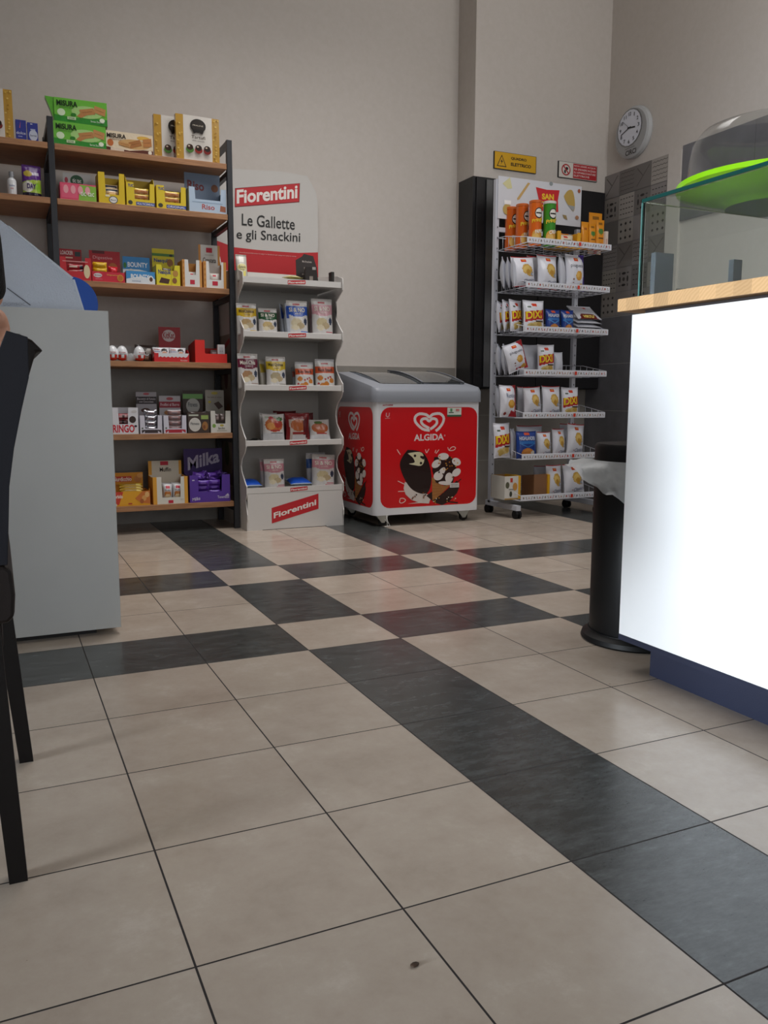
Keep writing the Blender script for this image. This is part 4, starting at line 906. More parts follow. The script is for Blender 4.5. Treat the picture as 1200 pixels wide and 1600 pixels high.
def praline_art():
    g = [('r', 0, 0, .17, 1, '#b98f3a'), ('r', .83, 0, 1, 1, '#b98f3a'), ('r', .17, .0, .83, 1, '#d6d0c8')]
    for q in range(26): g.append(('e', random.choice([.085, .04, .13, .915, .87, .96])+random.uniform(-.01, .01), random.uniform(.03, .97), .022, .017, random.choice(['#d9b964', '#cfa84c', '#9c7326'])))
    g += [('e', .5, .78, .18, .15, '#17120f'), ('e', .5, .78, .15, .125, '#2a221c'), ('t', 'PRALINE', .38, .77, .62, .80, '#cfc5b4', 0), ('p', [(.36, .7), (.64, .7), (.60, .60), (.5, .65), (.40, .60)], '#17120f')]
    g += [('t', 'Tartufi', .34, .49, .66, .56, '#3a2a20', .01), ('t', 'dolci assortiti', .36, .43, .64, .46, '#3a2a20', 0)]
    for u, c, c2 in ((.30, '#3a241a', '#4c7a34'), (.5, '#2c1912', '#8c2a24'), (.70, '#2a1a14', '#7a2420')): g += [('e', u, .24, .09, .075, c2), ('e', u, .29, .075, .065, c), ('e', u-.02, .31, .025, .018, '#cbb6a4')]
    return g
pa = praline_art()
xc, w = span(274, 342, 220, 3.965); h = zt(305, 181, 3.965)-z
gf = add(carton(w, h, .03, '#d6d0c8', pa, side='#a98030', fin='gloss'), 'praline_box', 'gold and white praline box in front of another, right end of the top shelf', 'chocolates', (xc+.004, 3.985, z), rz=math.radians(2), bevel=.001)
xc2, _ = span(243, 275, 220, 4.04); copy_tree(gf, (xc2+.058, 4.05, z), (0, 0, math.radians(2)), 'gold and white praline box half hidden behind its twin on the top shelf')
xe = on_y(22, 200, 3.965).x; copy_tree(gf, (xe-w/2-.002, 3.99, z), (0, 0, 0), 'gold and white praline box in the left bay, cut by the edge of the photo')
for (a, b, t_, art, lb) in ((24.5, 42, 187.5, [('p', [(.35, .6), (.5, .95), (.42, .6)], '#c05a70'), ('t', 'dolce', .05, .28, .92, .42, '#c9cbe0', .01), ('r', .2, .15, .6, .2, '#8a90c8')], 'small deep blue sweet packet next to the gold box in the left bay'),
                           (42.5, 60, 192, [('e', .55, .32, .4, .3, '#b9bfd0'), ('t', 'Sorrisi', .25, .26, .85, .36, '#2a3050', .01), ('r', .3, .6, .75, .66, '#a8aecb'), ('r', .3, .9, .5, .94, '#d8dae6')], 'small deep blue sweet packet with a pale round label, nearest the middle upright')):
    xc, w = span(a, b, 210, 3.965); h = zt((a+b)/2, t_, 3.965)-z
    add(carton(w-.003, h, .04, '#1d2a86', art, side='#151f66'), 'sweet_packet', lb, 'sweets', (xc, 3.985, z), bevel=.001)

# ---------------- second shelf
z = SH[1]+.001
xc, w = span(11, 26, 290, 3.98); h = zt(18, 268, 3.98)-z
m = MB(); r_ = w/2; m.lathe([(0, 0), (r_*.95, 0), (r_, .004), (r_, h*.60), (r_*.85, h*.67), (r_*.45, h*.74), (r_*.42, h*.78)], 24, (0, 0, 0), '#c9ccd0', 'gloss', cols=lambda q, j: '#dcdde0' if q in (2, 3) else '#c9ccd0')
m.art(lambda u, v, o: ((u-.5)*r_*1.5, -math.sqrt(max(0, r_*r_-((u-.5)*r_*1.5)**2))-o, h*(.08+.5*v)), [('t', 'Amuchina', .1, .55, .9, .7, '#3b5a9a', 0), ('r', .3, .3, .7, .42, '#c08a90')])
bt = add(m, 'sanitizer_bottle', 'small clear bottle with a white label in the left bay', 'bottle', (xc, 3.985, z), smooth=True)
m = MB(); m.lathe([(0, h*.78), (r_*.55, h*.78), (r_*.52, h*.98), (r_*.4, h), (0, h)], 20, (0, 0, 0), '#8f9298', 'gloss'); q = m.build('cap', smooth=True); q.parent = bt
xc, w = span(35, 65, 290, 3.98); h = zt(50, 258, 3.98)-z
add(pouch(w, h, .06, '#5b2a80', [('r', 0, 0, 1, .13, '#1c1430'), ('p', [(0, .13), (1, .13), (1, .55), (.25, .50), (0, .45)], '#a9c04a'), ('e', .25, .3, .28, .17, '#d9d6cc'), ('e', .28, .72, .22, .1, '#b6a23e'), ('r', .5, .68, .85, .78, '#cfc8d8'), ('t', 'DAY', .2, .24, .68, .40, '#41256a', .04), ('e', .8, .3, .16, .14, '#8fc22e')], 'stand'), 'snack_pouch', 'shiny purple and green pouch standing in the left bay', 'snack', (xc, 3.995, z), rz=.1, smooth=True)
# trays right bay
o, xc, w, fh, z, yf = shelf_tray(93, 151, 287, 1, .12, '#d84a6a', '#d84a6a', [('p', [(.5, 0), (1, 0), (1, .9), (.55, .95)], '#86b83e'), ('r', .04, .1, .48, .9, '#e05a78')]+[('e', .16+.2*q, .62, .07, .25, '#e8a0a8') for q in range(4)]+[('t', 'tic tac', .56, .3, .94, .6, '#e9f0dc', .01)],
    'pink and green sweets display box below a white header on the second shelf', hdr=(98, 141, 271, '#c9ccca', [('e', .5, .5, .24, .4, '#2a5a3c'), ('t', 'tic tac', .34, .38, .66, .66, '#e6ece6', .02), ('e', .12, .5, .06, .2, '#b84a5a')]), inner='#c7c3c3')
pk = carton((w-.03)/4-.002, .075, .016, '#d9505f', [('r', 0, .5, 1, 1, '#e9b6b6'), ('e', .5, .3, .3, .15, '#b02a40')], fin='gloss')
bars(4, pk, 'sweets_packet', 'tiny pink sweets packet in the pink green box', 'sweets packets in the pink and green display box', [((xc-w/2+.014+((w-.03)/4)*(q+.5), yf+.03, z+.004), (0, 0, 0)) for q in range(4)], 'sweets')
def yel(art): return [('r', 0, 0, 1, 1, '#e0c21c')]+art
# yellow tray with tall notched walls
o, xc, w, fh, z, yf = shelf_tray(152.5, 195, 270, 1, .13, '#dcbc18', '#dcbc18', [('e', .55, .13, .17, .12, '#1c3a5a'), ('e', .55, .13, .14, .10, '#e8e6e0'), ('t', 'Bauli', .45, .10, .65, .15, '#1c3a5a', .01), ('r', .25, .22, .42, .28, '#e9e0c0')], 'tall yellow display box with a deep cut front, left of the two short yellow boxes', cut=(.24, .80, .30), inner='#c9a810')
bars(4, pouch(w*.52, .085, .04, '#d8c09a', [('e', .5, .5, .42, .2, '#c08a48'), ('e', .5, .55, .3, .12, '#e2b878'), ('r', .05, .82, .95, .95, '#2a3a50'), ('r', .1, .1, .5, .22, '#e4dccb')], nu=16, nv=14), 'cake_pack', 'wrapped sponge cake in the tall yellow box', 'sponge cakes in the tall yellow display box', [((xc+.004, yf+.028+.028*q, z+.006+.026*(q % 2)), (-.12, 0, 0)) for q in range(4)], 'cake')
for a, b, t_, tx, lb, gl in ((196.5, 242, 286, 'MULTICEREALI', 'short yellow display box next to the tall yellow one', 'left'), (243.5, 291, 291, 'ORIGINAL', 'short yellow display box next to the pale blue one', 'right')):
    o, xc, w, fh, z, yf = shelf_tray(a, b, t_, 1, .13, '#d9bd20', '#e0c424', [('r', .33, .04, 1, .19, '#1f3f94'), ('t', tx, .36, .07, .97, .16, '#e6e8f2', .01), ('e', .13, .14, .08, .09, '#3a3a2a'), ('t', 'TUC', .06, .8, .26, .92, '#1f3f94', .03)], lb, cut=(.26, .84, .30), inner='#b99a10', hback=fh*1.02)
    g_l = 'cracker packs in the %s short yellow box' % gl
    bars(6, pouch(w*.54, .036, .02, '#c9a268', [('e', .3, .5, .26, .32, '#b97a3c'), ('e', .7, .5, .26, .32, '#a8662e'), ('r', 0, .75, 1, 1, '#e2c43c')], nu=16, nv=8), 'cracker_pack', 'cracker pack in the %s short yellow box' % gl, g_l, [((xc+.006, yf+.02+.035*(q//3), z+.006+.030*(q % 3)), (0, 0, 0)) for q in range(6)])
o, xc, w, fh, z, yf = shelf_tray(294.5, 354, 294, 1, .14, '#a9bed2', '#b3c6da', [('t', 'Riso', .34, .13, .68, .34, '#b04a44', .02), ('p', [(.82, .1), (.98, .08), (.98, .3), (.84, .34)], '#9a5a3e'), ('r', .08, .40, .9, .42, '#8ea6c0')], 'pale blue display box of rice bars beside the right upright', cut=(.15, .86, .52), hdr=(283, 341, 271, '#8a9bb2', [('T', 'Riso', (.08, .15), (.55, .10), (.08, .62), '#8c4446', .03), ('e', .85, .3, .1, .2, '#8a5a40')]), inner='#93a8c0')
bars(3, pouch(w*.62, .03, .03, '#aebfd4', [('r', .1, .3, .9, .6, '#c9d6e4'), ('r', .3, .35, .5, .6, '#8a6a7a')], nu=16, nv=8, fin='film'), 'rice_bar', 'rice bar in the pale blue display box', 'rice bars in the pale blue box', [((xc, yf+.03+.035*q, z+.045), (-.5, 0, 0)) for q in range(3)])

# ---------------- third shelf
z = SH[2]+.001
o, xc, w, fh, z, yf = shelf_tray(92, 143, 402, 2, .14, '#c2202c', '#c2202c', [('r', .1, .8, .9, .83, '#e0a0a0'), ('e', .86, .4, .1, .3, '#e2cfa8')], 'dark red wafer display box at the left end of the third shelf', cut=(.2, .82, .4), hdr=(92, 127, 389, '#9c1a24', [('t', 'LOACKER', .06, .5, .62, .85, '#e6d8d4', .02), ('r', .05, .2, .6, .32, '#d9b9a0'), ('r', .7, .4, .95, .8, '#2c3a3c')]))
bars(5, pouch(w*.55, .028, .022, '#a3202a', [('r', .1, .3, .6, .7, '#d8c0b0'), ('r', .7, .2, .9, .8, '#2a2a3a')], nu=14, nv=6), 'wafer_bar', 'dark red wafer in the dark red display box', 'wafers in the dark red display box', [((xc+.004, yf+.02+.03*(q % 2), z+.008+.026*(q//2)), (0, 0, .05*(q-2))) for q in range(5)], 'wafer')
o, xc, w, fh, z, yf = shelf_tray(143.5, 196, 425, 2, .14, '#c41f33', '#cb2038', [('e', .17, .62, .13, .22, '#d8cfd0'), ('t', 'McVities', .07, .56, .27, .68, '#8c1420', .01), ('t', 'Digestive', .45, .6, .8, .78, '#e6b45a', 0), ('e', .86, .45, .10, .36, '#d28a30'), ('e', .86, .45, .07, .26, '#b87024'), ('t', 'biscuits', .1, .2, .3, .3, '#e6a0a8', 0)], 'red biscuit display box with a round golden biscuit printed on it', hdr=(131, 180, 391.5, '#a81c28', [('t', 'Digestive', .12, .62, .75, .78, '#d8a8a8', 0), ('e', .76, .25, .16, .28, '#b0622a'), ('r', .1, .88, .5, 1, '#5a1018')]))
bars(4, pouch(w*.42, .034, .03, '#dcae18', [('r', .1, .3, .9, .5, '#c89a10')], nu=14, nv=8), 'biscuit_pack', 'yellow biscuit pack in the red biscuit box', 'yellow packs in the red biscuit box', [((xc-w*.24, yf+.022+.033*(q % 2), z+.045+.03*(q//2)), (0, 0, 0)) for q in range(4)], 'biscuits')
m = pouch(w*.3, .05, .04, '#c2182a', [('e', .5, .5, .3, .3, '#d8303c')], nu=10, nv=10); add(m, 'biscuit_pack', 'red wrapped pack next to the yellow packs in the red biscuit box', 'biscuits', (xc+w*.16, yf+.03, z+.04), rz=.2, smooth=True)
bty = [('p', [(0, 0), (1, 0), (1, .45), (.5, .6), (0, .35)], '#dfe6ec'), ('e', .85, .4, .1, .3, '#e9ecec'), ('e', .86, .4, .06, .18, '#5a3a2a')]
o, xc, w, fh, z, yf = shelf_tray(196.5, 243, 424, 2, .15, '#cdd7de', '#3d8fcb', bty+[('t', 'BOUNTY', .16, .38, .80, .76, '#eef2f5', .025), ('t', 'coconut', .2, .16, .5, .26, '#2a5a8c', 0)], 'blue and white coconut bar display box in the middle of the third shelf', hdr=(183, 230, 401, '#3a88c4', [('p', [(0, 0), (1, 0), (1, .18), (.6, .3), (0, .28)], '#e3e8ea'), ('t', 'BOUNTY', .18, .42, .92, .70, '#eef2f5', .025), ('e', .08, .5, .06, .16, '#3a7a3a'), ('e', .3, .2, .1, .12, '#d8d8d4')]))
bars(3, pouch(w*.8, .03, .03, '#cdd6dc', [('e', .3, .5, .1, .3, '#6a4a3a'), ('e', .7, .5, .12, .3, '#5a4636')], nu=16, nv=6), 'coconut_bar', 'coconut bar in the blue and white box', 'coconut bars in the blue and white box', [((xc, yf+.022+.034*q, z+.026), (0, 0, 0)) for q in range(3)])
nq = [('t', 'Nesquik', .08, .48, .62, .76, '#17307a', .03), ('p', [(.1, .12), (.5, .08), (.56, .3), (.2, .38)], '#4a2a1c'), ('e', .8, .6, .12, .16, '#b98a3a'), ('e', .76, .25, .1, .14, '#8a5a2c'), ('r', .62, .02, .64, .98, '#c9b410')]
o, xc, w, fh, z, yf = shelf_tray(243.5, 282, 414, 2, .15, '#d8c81e', '#ded02a', nq, 'yellow cocoa cereal bar display box right of the blue and white box', cut=(.22, .78, .72), hdr=(225, 262, 388, '#c9ba1c', [('r', 0, .62, 1, .76, '#4a7a34'), ('t', 'Nesquik', .08, .25, .8, .5, '#17307a', .03), ('e', .8, .3, .14, .2, '#8a5a2c'), ('e', .85, .68, .08, .06, '#1a1a2a')]), inner='#b3a416')
bars(4, pouch(w*.45, .05, .02, '#4a3a2c', [('r', .2, .4, .8, .6, '#c0a83a')], nu=10, nv=10), 'cereal_bar', 'dark cereal bar in the yellow cocoa box', 'cereal bars in the yellow cocoa box', [((xc-.01+.006*q, yf+.025+.026*q, z+.05), (0, .3*(q % 2), 0)) for q in range(4)])
sc_r = ('r', .38, .1, .62, .26, '#c2203a')
for a, b, t_, hd_, lb, cu_, k in ((284, 316, 406, None, 'orange edged white wafer box without header card on the third shelf', (.3, .72, .45), 0), (317, 354, 409, (297, 334, 382, '#dcdad6', [('r', 0, 0, .1, 1, '#c98a40'), ('r', .9, 0, 1, 1, '#c98a40'), ('r', .36, .62, .64, .86, '#c2203a'), ('t', 'Crostata', .2, .12, .82, .36, '#2c1a10', .01), ('r', .3, .48, .7, .51, '#b8b4ae')]), 'orange edged white wafer box with a header card, touching the right upright', (.24, .80, .32), 1)):
    o, xc, w, fh, z, yf = shelf_tray(a, b, t_, 2, .14, '#cf9144', '#dfdedb', [('r', 0, 0, .12, 1, '#cf9144'), ('r', .88, 0, 1, 1, '#cf9144'), sc_r]+[('e', .06, .1+.2*q, .03, .05, '#b8762c') for q in range(5)], lb, cut=cu_, hdr=hd_)
    bars(3, pouch(w*.44, .085, .022, '#cfcac3', [('r', .3, .72, .7, .9, '#c2203a'), ('r', .15, .15, .85, .58, '#b0702e'), ('l', [(.15, .2), (.85, .55)], .003, '#8a5220'), ('l', [(.15, .55), (.85, .2)], .003, '#8a5220')], nu=12, nv=16), 'wafer_pack', 'lattice wafer pack in the %s orange edged box' % ('left' if k == 0 else 'right'), 'wafer packs in the %s orange edged box' % ('left' if k == 0 else 'right'), [((xc+.002, yf+.03+.03*q, z+.006), (0, .04*q, .1*q)) for q in range(3)], 'wafer')

# ---------------- fourth shelf
z = SH[3]+.001
prof = [(0, 0), (.020, .004), (.031, .016), (.034, .034), (.031, .055), (.024, .072), (.013, .083), (0, .087)]
m = MB(); m.lathe(prof, 24, (0, 0, 0), '#e8e8ea', 'foil', cols=lambda q, j: '#c8281c' if q < 2 or (q == 2 and (j*3) % 4 < 2) else '#e6e7ea')
m.f = m.f; m.m = ['gloss']*len(m.m)
m.art(lambda u, v, o: (.033*math.sin((u-.5)*1.7), -.0335*math.cos((u-.5)*1.7)-o, .03+.03*v), [('t', 'Kinder', .15, .45, .85, .7, '#a02020', .02), ('t', 'sorpresa', .15, .1, .85, .32, '#2a2a30', .02)])
kg = 'chocolate eggs on the fourth shelf'
egg = None
for px, yy, lb in ((175.5, 3.985, 'white and red chocolate egg, partly hidden by the grey counter'), (190.5, 3.99, 'white and red chocolate egg second from the grey counter edge'), (217.5, 3.985, 'white and red chocolate egg right of the clear plastic cup')):
    p = on_y(px, 552, yy)
    if egg is None: egg = add(m, 'chocolate_egg', lb, 'chocolate egg', (p.x, yy, z+.001), smooth='all', group=kg)
    else: copy_tree(egg, (p.x, yy, z+.001), (0, 0, .3*(px-190)/20), lb)
m = MB(); m.lathe([(0, 0), (.018, 0), (.03, .012), (.034, .042), (.033, .042), (.029, .013), (.017, .002), (0, .002)], 24, (0, 0, 0), '#d8dcdf', 'clear', caps=False)
cup0 = add(m, 'plastic_cup', 'clear plastic egg cup between two chocolate eggs on the fourth shelf', 'cup', (on_y(203.5, 556, 3.98).x, 3.98, z+.0005), smooth='all')
m = MB(); P = []
for px, a, hh, lb in ((184, .11, .095, 'clear blister pack standing behind the chocolate eggs'),):
    p = on_y(px, 545, 4.08); mm = MB(); mm.lathe([(0, 0), (a*.9, 0), (a, .02), (a*.9, hh*.9), (a*.5, hh), (0, hh)], 4, (0, 0, 0), '#a8a8aa', 'clear', sy=.3, caps=False); add(mm, 'blister_pack', lb, 'packaging', (p.x, 4.09, z+.001), rz=0)
for px, lb, s in ((223, 'dark brown wrapped sweet pouch behind the right hand chocolate egg', 1.),):
    p = on_y(px, 545, 4.05); add(pouch(.13*s, .10*s, .05, '#2a1c18', [('e', .6, .6, .2, .18, '#b8b0a8'), ('e', .3, .3, .2, .2, '#3a2a24')], nu=16, nv=14), 'sweet_pouch', lb, 'sweets', (p.x+.02, 4.07, z+.001), rz=.2, smooth=True)
for q, px in enumerate((229, 233)):
    p = on_y(px, 556, 3.99+.03*q); add(pouch(.05, .045, .03, '#3a2620', [('r', .2, .3, .8, .6, '#7a5a48')], nu=8, nv=8), 'chocolate_sweet', ['small dark chocolate sweet beside the right hand egg', 'small dark chocolate sweet against the white and red bar tray'][q], 'sweets', (p.x, 4.0+.04*q, z+.001), smooth=True)
o, xc, w, fh, z, yf = shelf_tray(240.5, 296.5, 552, 3, .13, '#c41c22', '#cf1f26', [('p', [(.12, 1)]+[(.12+.055*q, .62 if q % 2 else .5) for q in range(16)]+[(1, 1)], '#dfe0e4'), ('t', 'Kinder', .75, .1, .95, .3, '#e6c0c0', .01)], 'white and red tray of chocolate bars in the middle of the fourth shelf', hdr=(247.5, 281.5, 511, '#8c1c24', [('e', .46, .62, .30, .26, '#b9acac'), ('t', 'KitKat', .2, .5, .72, .78, '#8c1c24', .02), ('r', .6, .06, .85, .1, '#c8a8a8')]), hback=.075)
kb = [('r', 0, 0, 1, .14, '#c41c22'), ('t', 'kinder', .06, .72, .40, .88, '#b03028', .01), ('r', .05, .56, .42, .60, '#4a5a9a'), ('r', .3, .28, .45, .34, '#8fa4c8'), ('e', .70, .40, .17, .22, '#d9a688'), ('p', [(.5, .55), (.5, .78), (.62, .9), (.84, .86), (.9, .6), (.86, .5), (.8, .66), (.6, .66)], '#2a1a14'), ('e', .7, .12, .2, .1, '#e9e4dc')]
bars(4, pouch(w*.46, .062, .016, '#dcdde2', kb, nu=28, nv=20), 'chocolate_bar_pack', 'chocolate bar pack in the white and red tray', 'chocolate bar packs in the white and red tray', [((xc+s*w*.235-.01, yf+.014+.02*k, z+.022), (-.12, 0, 0)) for k in range(2) for s in (-1, 1)], 'chocolate')
# big red L shaped box
xc, w = span(304.5, 354, 550, YF+.01); d = .19; hL = zt(310, 531, YF)-z; lo = zt(340, 553, YF)-z
m = MB(); t = .003; y0 = YF; R_ = '#e0281e'
m.box((-w/2, 0, 0), (w/2, d, t), R_); m.prism([(-w/2, 0), (w/2, 0), (w/2, lo), (-w/2+.33*w, lo), (-w/2+.30*w, lo+.006), (-w/2+.30*w, hL), (-w/2, hL)], lambda a, b, q: (a, q, b), -t, 0, R_)
m.prism([(0, t), (d, t), (d, hL*.8), (0, hL)], lambda a, b, q: (q, a, b), -w/2, -w/2+t, '#b81f1a'); m.prism([(0, t), (d, t), (d, hL*.6), (0, lo)], lambda a, b, q: (q, a, b), w/2-t, w/2, '#b81f1a'); m.box((-w/2, d, t), (w/2, d+t, hL*.72), '#b81f1a')
tag(m.build('display_box', loc=(xc, y0+.004, z)), 'plain bright red display box with a stepped front at the right end', 'box')
for px, yy, hh, c_, lb in ((346.5, .03, .105, '#d2d2d4', 'narrow white packet standing in the plain red box by the upright'), (334, .09, .075, '#7a6f6c', 'narrow grey packet behind the white one in the plain red box')):
    p = on_y(px, 545, YF+yy); add(carton(.043, hh, .02, c_, [('r', .2, .45, .8, .85, '#bcbcc0'), ('t', 'kinder', .25, .14, .8, .24, '#3a3a40', .01), ('e', .35, .62, .06, .04, '#8a8a90'), ('e', .62, .62, .06, .04, '#8a8a90')]), 'snack_packet', lb, 'snack', (min(p.x, xc+w/2-.03), YF+yy, z+.0045))

# ---------------- fifth shelf
z = SH[4]+.001
pr_ = [('t', 'RINGO', .10, .06, .86, .36, '#c0182c', .035), ('e', .8, .55, .12, .13, '#2c1a14'), ('e', .86, .85, .1, .05, '#c9c6c6'), ('e', .90, .3, .05, .04, '#2a2030')]
o, xc, w, fh, z, yf = shelf_tray(170, 216.5, 637, 4, .15, '#d7d6dc', '#dadae0', pr_, 'white display box with red lettering, partly hidden by the grey counter', cut=(.3, .66, .38))
bars(3, pouch(w*.6, .036, .03, '#8c1c28', [('r', .2, .3, .8, .6, '#c8a0a0'), ('r', .4, .1, .6, .9, '#3a1a1a')], nu=14, nv=6), 'biscuit_roll', 'red biscuit roll in the red lettered white box', 'biscuit rolls in the white box with red lettering', [((xc, yf+.03+.03*(q % 2), z+.02+.032*q), (0, 0, 0)) for q in range(3)], 'biscuits')
for a, b, t_, lc_, hd_, bc_, lb, g_n in ((218, 254, 649, '#35282c', (204.5, 239, 612.5, '#9f9aa0', [('r', 0, .48, 1, .80, '#2a2126'), ('t', 'Biscottini di Fumaio', .06, .66, .95, .75, '#c8c0c4', 0), ('t', 'con Cioccolato', .15, .54, .85, .62, '#c8c0c4', 0), ('e', .45, .2, .22, .1, '#4a2a24'), ('e', .5, .92, .15, .05, '#a84a50')]), '#a9a9b0', 'pale display box with a dark ribbon, second from the left on the fifth shelf', 'ribbon'),
                                         (255, 292, 649, '#a81c30', (241, 275.5, 618.5, '#b0abb0', [('r', 0, .38, 1, .70, '#8c1c30'), ('t', 'Frollini al Burro', .06, .47, .94, .62, '#d8c4c8', .01), ('e', .5, .85, .16, .08, '#a84a50'), ('e', .5, .12, .28, .14, '#b07a50')]), '#8a6a6a', 'pale display box with a red ribbon in the middle of the fifth shelf', 'red')):
    o, xc, w, fh, z, yf = shelf_tray(a, b, t_, 4, .15, '#c9c8d2', '#cfcdda', [('p', [(.08, .02), (.2, .16), (.2, .04), (.8, .04), (.8, .16), (.96, .02), (.96, .2), (.8, .22), (.2, .22), (.06, .2)], lc_), ('e', .1, .3, .04, .05, '#5a6a5a')], lb, cut=(.2, .82, .28), hdr=hd_)
    nm = 'dark ribboned' if g_n == 'ribbon' else 'red ribboned'
    bars(6, pouch(w*.60, .034, .034, bc_, [('r', .3, .3, .7, .6, '#7a6a70'), ('r', 0, .85, 1, 1, '#d0d0d4')], nu=14, nv=8, fin='foil' if g_n == 'ribbon' else 'film'), 'biscuit_pack', 'wrapped biscuit pack in the %s box' % nm, 'biscuit packs in the %s box' % nm, [((xc, yf+.022+.04*(q//4), z+.012+.031*(q % 4)), (0, 0, 0)) for q in range(6)], 'biscuits')
o, xc, w, fh, z, yf = shelf_tray(292.5, 327.5, 645, 4, .15, '#3a2c28', '#3f302a', [('r', .05, .84, .5, .92, '#b8bcae'), ('e', .33, .42, .28, .34, '#d6d2cc'), ('e', .33, .42, .25, .31, '#c9c6c0'), ('t', 'Fitness', .13, .40, .53, .54, '#26323c', .01), ('r', .62, .68, .96, .88, '#8fa858'), ('e', .8, .35, .14, .22, '#9a6a34'), ('e', .76, .3, .06, .1, '#7a4220')], 'dark brown cereal bar box with a round white emblem on the fifth shelf', hdr=(275.5, 312.5, 610, '#3a2e2a', [('r', 0, .62, 1, .84, '#6a9a58'), ('e', .5, .30, .34, .34, '#a8a6a2'), ('t', 'Fitness', .26, .26, .72, .46, '#26323c', .01)]))
bars(3, pouch(w*.8, .03, .03, '#3a2a26', [('r', .2, .4, .6, .7, '#8a7a6a')], nu=12, nv=6), 'cereal_bar', 'dark cereal bar in the emblem box', 'cereal bars in the dark brown box', [((xc, yf+.03+.036*q, z+fh*.8), (0, 0, .1*q)) for q in range(3)])
o, xc, w, fh, z, yf = shelf_tray(328.5, 364 if 0 else 361, 642, 4, .15, '#cfcdc6', '#d3d1ca', [('e', .16, .32, .09, .09, '#7aa048'), ('e', .55, .34, .1, .05, '#b8a848'), ('t', 'Sarchio', .36, .16, .7, .26, '#5a5a4a', .02), ('r', .3, .08, .8, .11, '#a8a498')], 'cream display box touching the right upright on the fifth shelf', cut=(.22, .76, .42), hdr=(312.5, 347, 609.5, '#aaa59c', [('e', .5, .85, .18, .07, '#b8a848'), ('t', 'barrette al cacao', .12, .62, .88, .70, '#5a4a3a', 0), ('p', [(.45, .35), (.7, .45), (.95, .2), (.7, .05)], '#4a342c'), ('e', .22, .42, .08, .06, '#c0b040')]))
bars(6, pouch(w*.25, .05, .03, '#6a5c5a', [('r', .2, .3, .8, .6, '#9a8a88'), ('e', .5, .75, .2, .1, '#4a3a3a')], nu=10, nv=10), 'cocoa_bar', 'brown bar in the cream box', 'grey brown bars in the cream display box', [((xc-w*.14+w*.26*(q % 2), yf+.025+.03*(q//2), z+.065), (0, 0, 0)) for q in range(6)])

# ---------------- sixth shelf
z = SH[5]+.001
o, xc, w, fh, z, yf = shelf_tray(174, 235.5, 768, 5, .16, '#d9901a', '#dfa01c', [('p', [(0, .1), (.18, .1), (.3, 1), (0, 1)], '#c43a20'), ('t', 'Morbido', .02, .55, .28, .8, '#e9ddd0', .03), ('p', [(.6, .5), (.8, 1), (1, 1), (1, .1), (.75, .2)], '#c9702c'), ('e', .84, .5, .06, .2, '#d9a05a'), ('e', .92, .75, .06, .2, '#e0b070'), ('e', .78, .3, .05, .16, '#a85a24'), ('r', .42, .1, .52, .2, '#b84a20'), ('e', .05, .1, .08, .12, '#dccfbe')], 'orange yellow nougat display box, partly hidden by the grey counter', hdr=(176, 223, 738.5, '#d08a16', [('r', 0, .45, .62, .78, '#c0361e'), ('t', 'Nurdicchio', .02, .48, .62, .74, '#e6d6c8', .03), ('e', .82, .6, .12, .2, '#c07a3a'), ('e', .9, .8, .1, .14, '#d89a50'), ('t', 'morbido', .1, .18, .4, .32, '#b05a1c', 0)]), side_h=.10)
bars(5, pouch(w*.62, .03, .022, '#b8901c', [('r', 0, .35, 1, .5, '#6a4a14'), ('r', .75, .2, .95, .9, '#d8c050')], nu=18, nv=8), 'nougat_bar', 'golden nougat bar in the orange yellow box', 'nougat bars in the orange yellow box', [((xc+.01, yf+.02+.01*q, z+.040+.016*q), (-.9, 0, 0)) for q in range(5)])
o, xc, w, fh, z, yf = shelf_tray(238, 294, 745, 5, .17, '#dfa23c', '#dcd9cf', [('r', 0, 0, .11, 1, '#dd9f34'), ('r', .9, 0, 1, 1, '#dd9f34'), ('r', .43, .03, .57, .14, '#c2203a'), ('r', .78, .15, .88, .18, '#c8c4bc')], 'white and orange muffin display box in the middle of the lowest shelf', cut=(.24, .80, .24), hdr=(224.5, 280, 720, '#d9d2c2', [('r', 0, 0, .1, 1, '#dd9f34'), ('r', .92, 0, 1, 1, '#dd9f34'), ('r', .36, .68, .6, .96, '#c2203a'), ('t', 'Muffin', .34, .22, .68, .52, '#2c1a10', .01)]))
bars(4, pouch(w*.28, .115, .05, '#cfcfd2', [('r', .3, .74, .7, .88, '#c2203a'), ('e', .5, .45, .38, .17, '#b9702c'), ('e', .5, .35, .30, .12, '#e0c8a0'), ('t', 'Muffin', .2, .62, .8, .7, '#2c1a10', 0)], nu=14, nv=20), 'muffin_pack', 'wrapped muffin in the white and orange box', 'wrapped muffins in the white and orange box', [((xc-w*.13+w*.29*(q % 2)+.01, yf+.036+.06*(q//2), z+.006), (0, .05, 0)) for q in range(4)], 'cake')
o, xc, w, fh, z, yf = shelf_tray(295.5, 360, 742, 5, .18, '#4b2a86', '#55309a', [('T', 'Milka', (.06, .05), (.25, .10), (.06, .17), '#d8d0e6', .015), ('T', 'Tenerezza', (.68, .12), (.97, .12), (.68, .22), '#d8d0e6', .01), ('r', .06, .8, .12, .84, '#c8c0d8'), ('p', [(.86, .2), (.98, .2), (.94, .3)], '#c9c0d8')], 'purple chocolate display box with a big lettered header on the lowest shelf', cut=(.2, .80, .38), hdr=(276.5, 340, 701, '#3a2168', [('T', 'Milka', (.1, .10), (.93, .42), (.1, .64), '#b9b2cc', .03)]), inner='#3c2170')
mb_ = pouch(w*.30, .030, .026, '#6238a8', [('r', .3, .3, .7, .55, '#8a68c8'), ('r', 0, 0, .06, 1, '#7a58b8')], nu=14, nv=8)
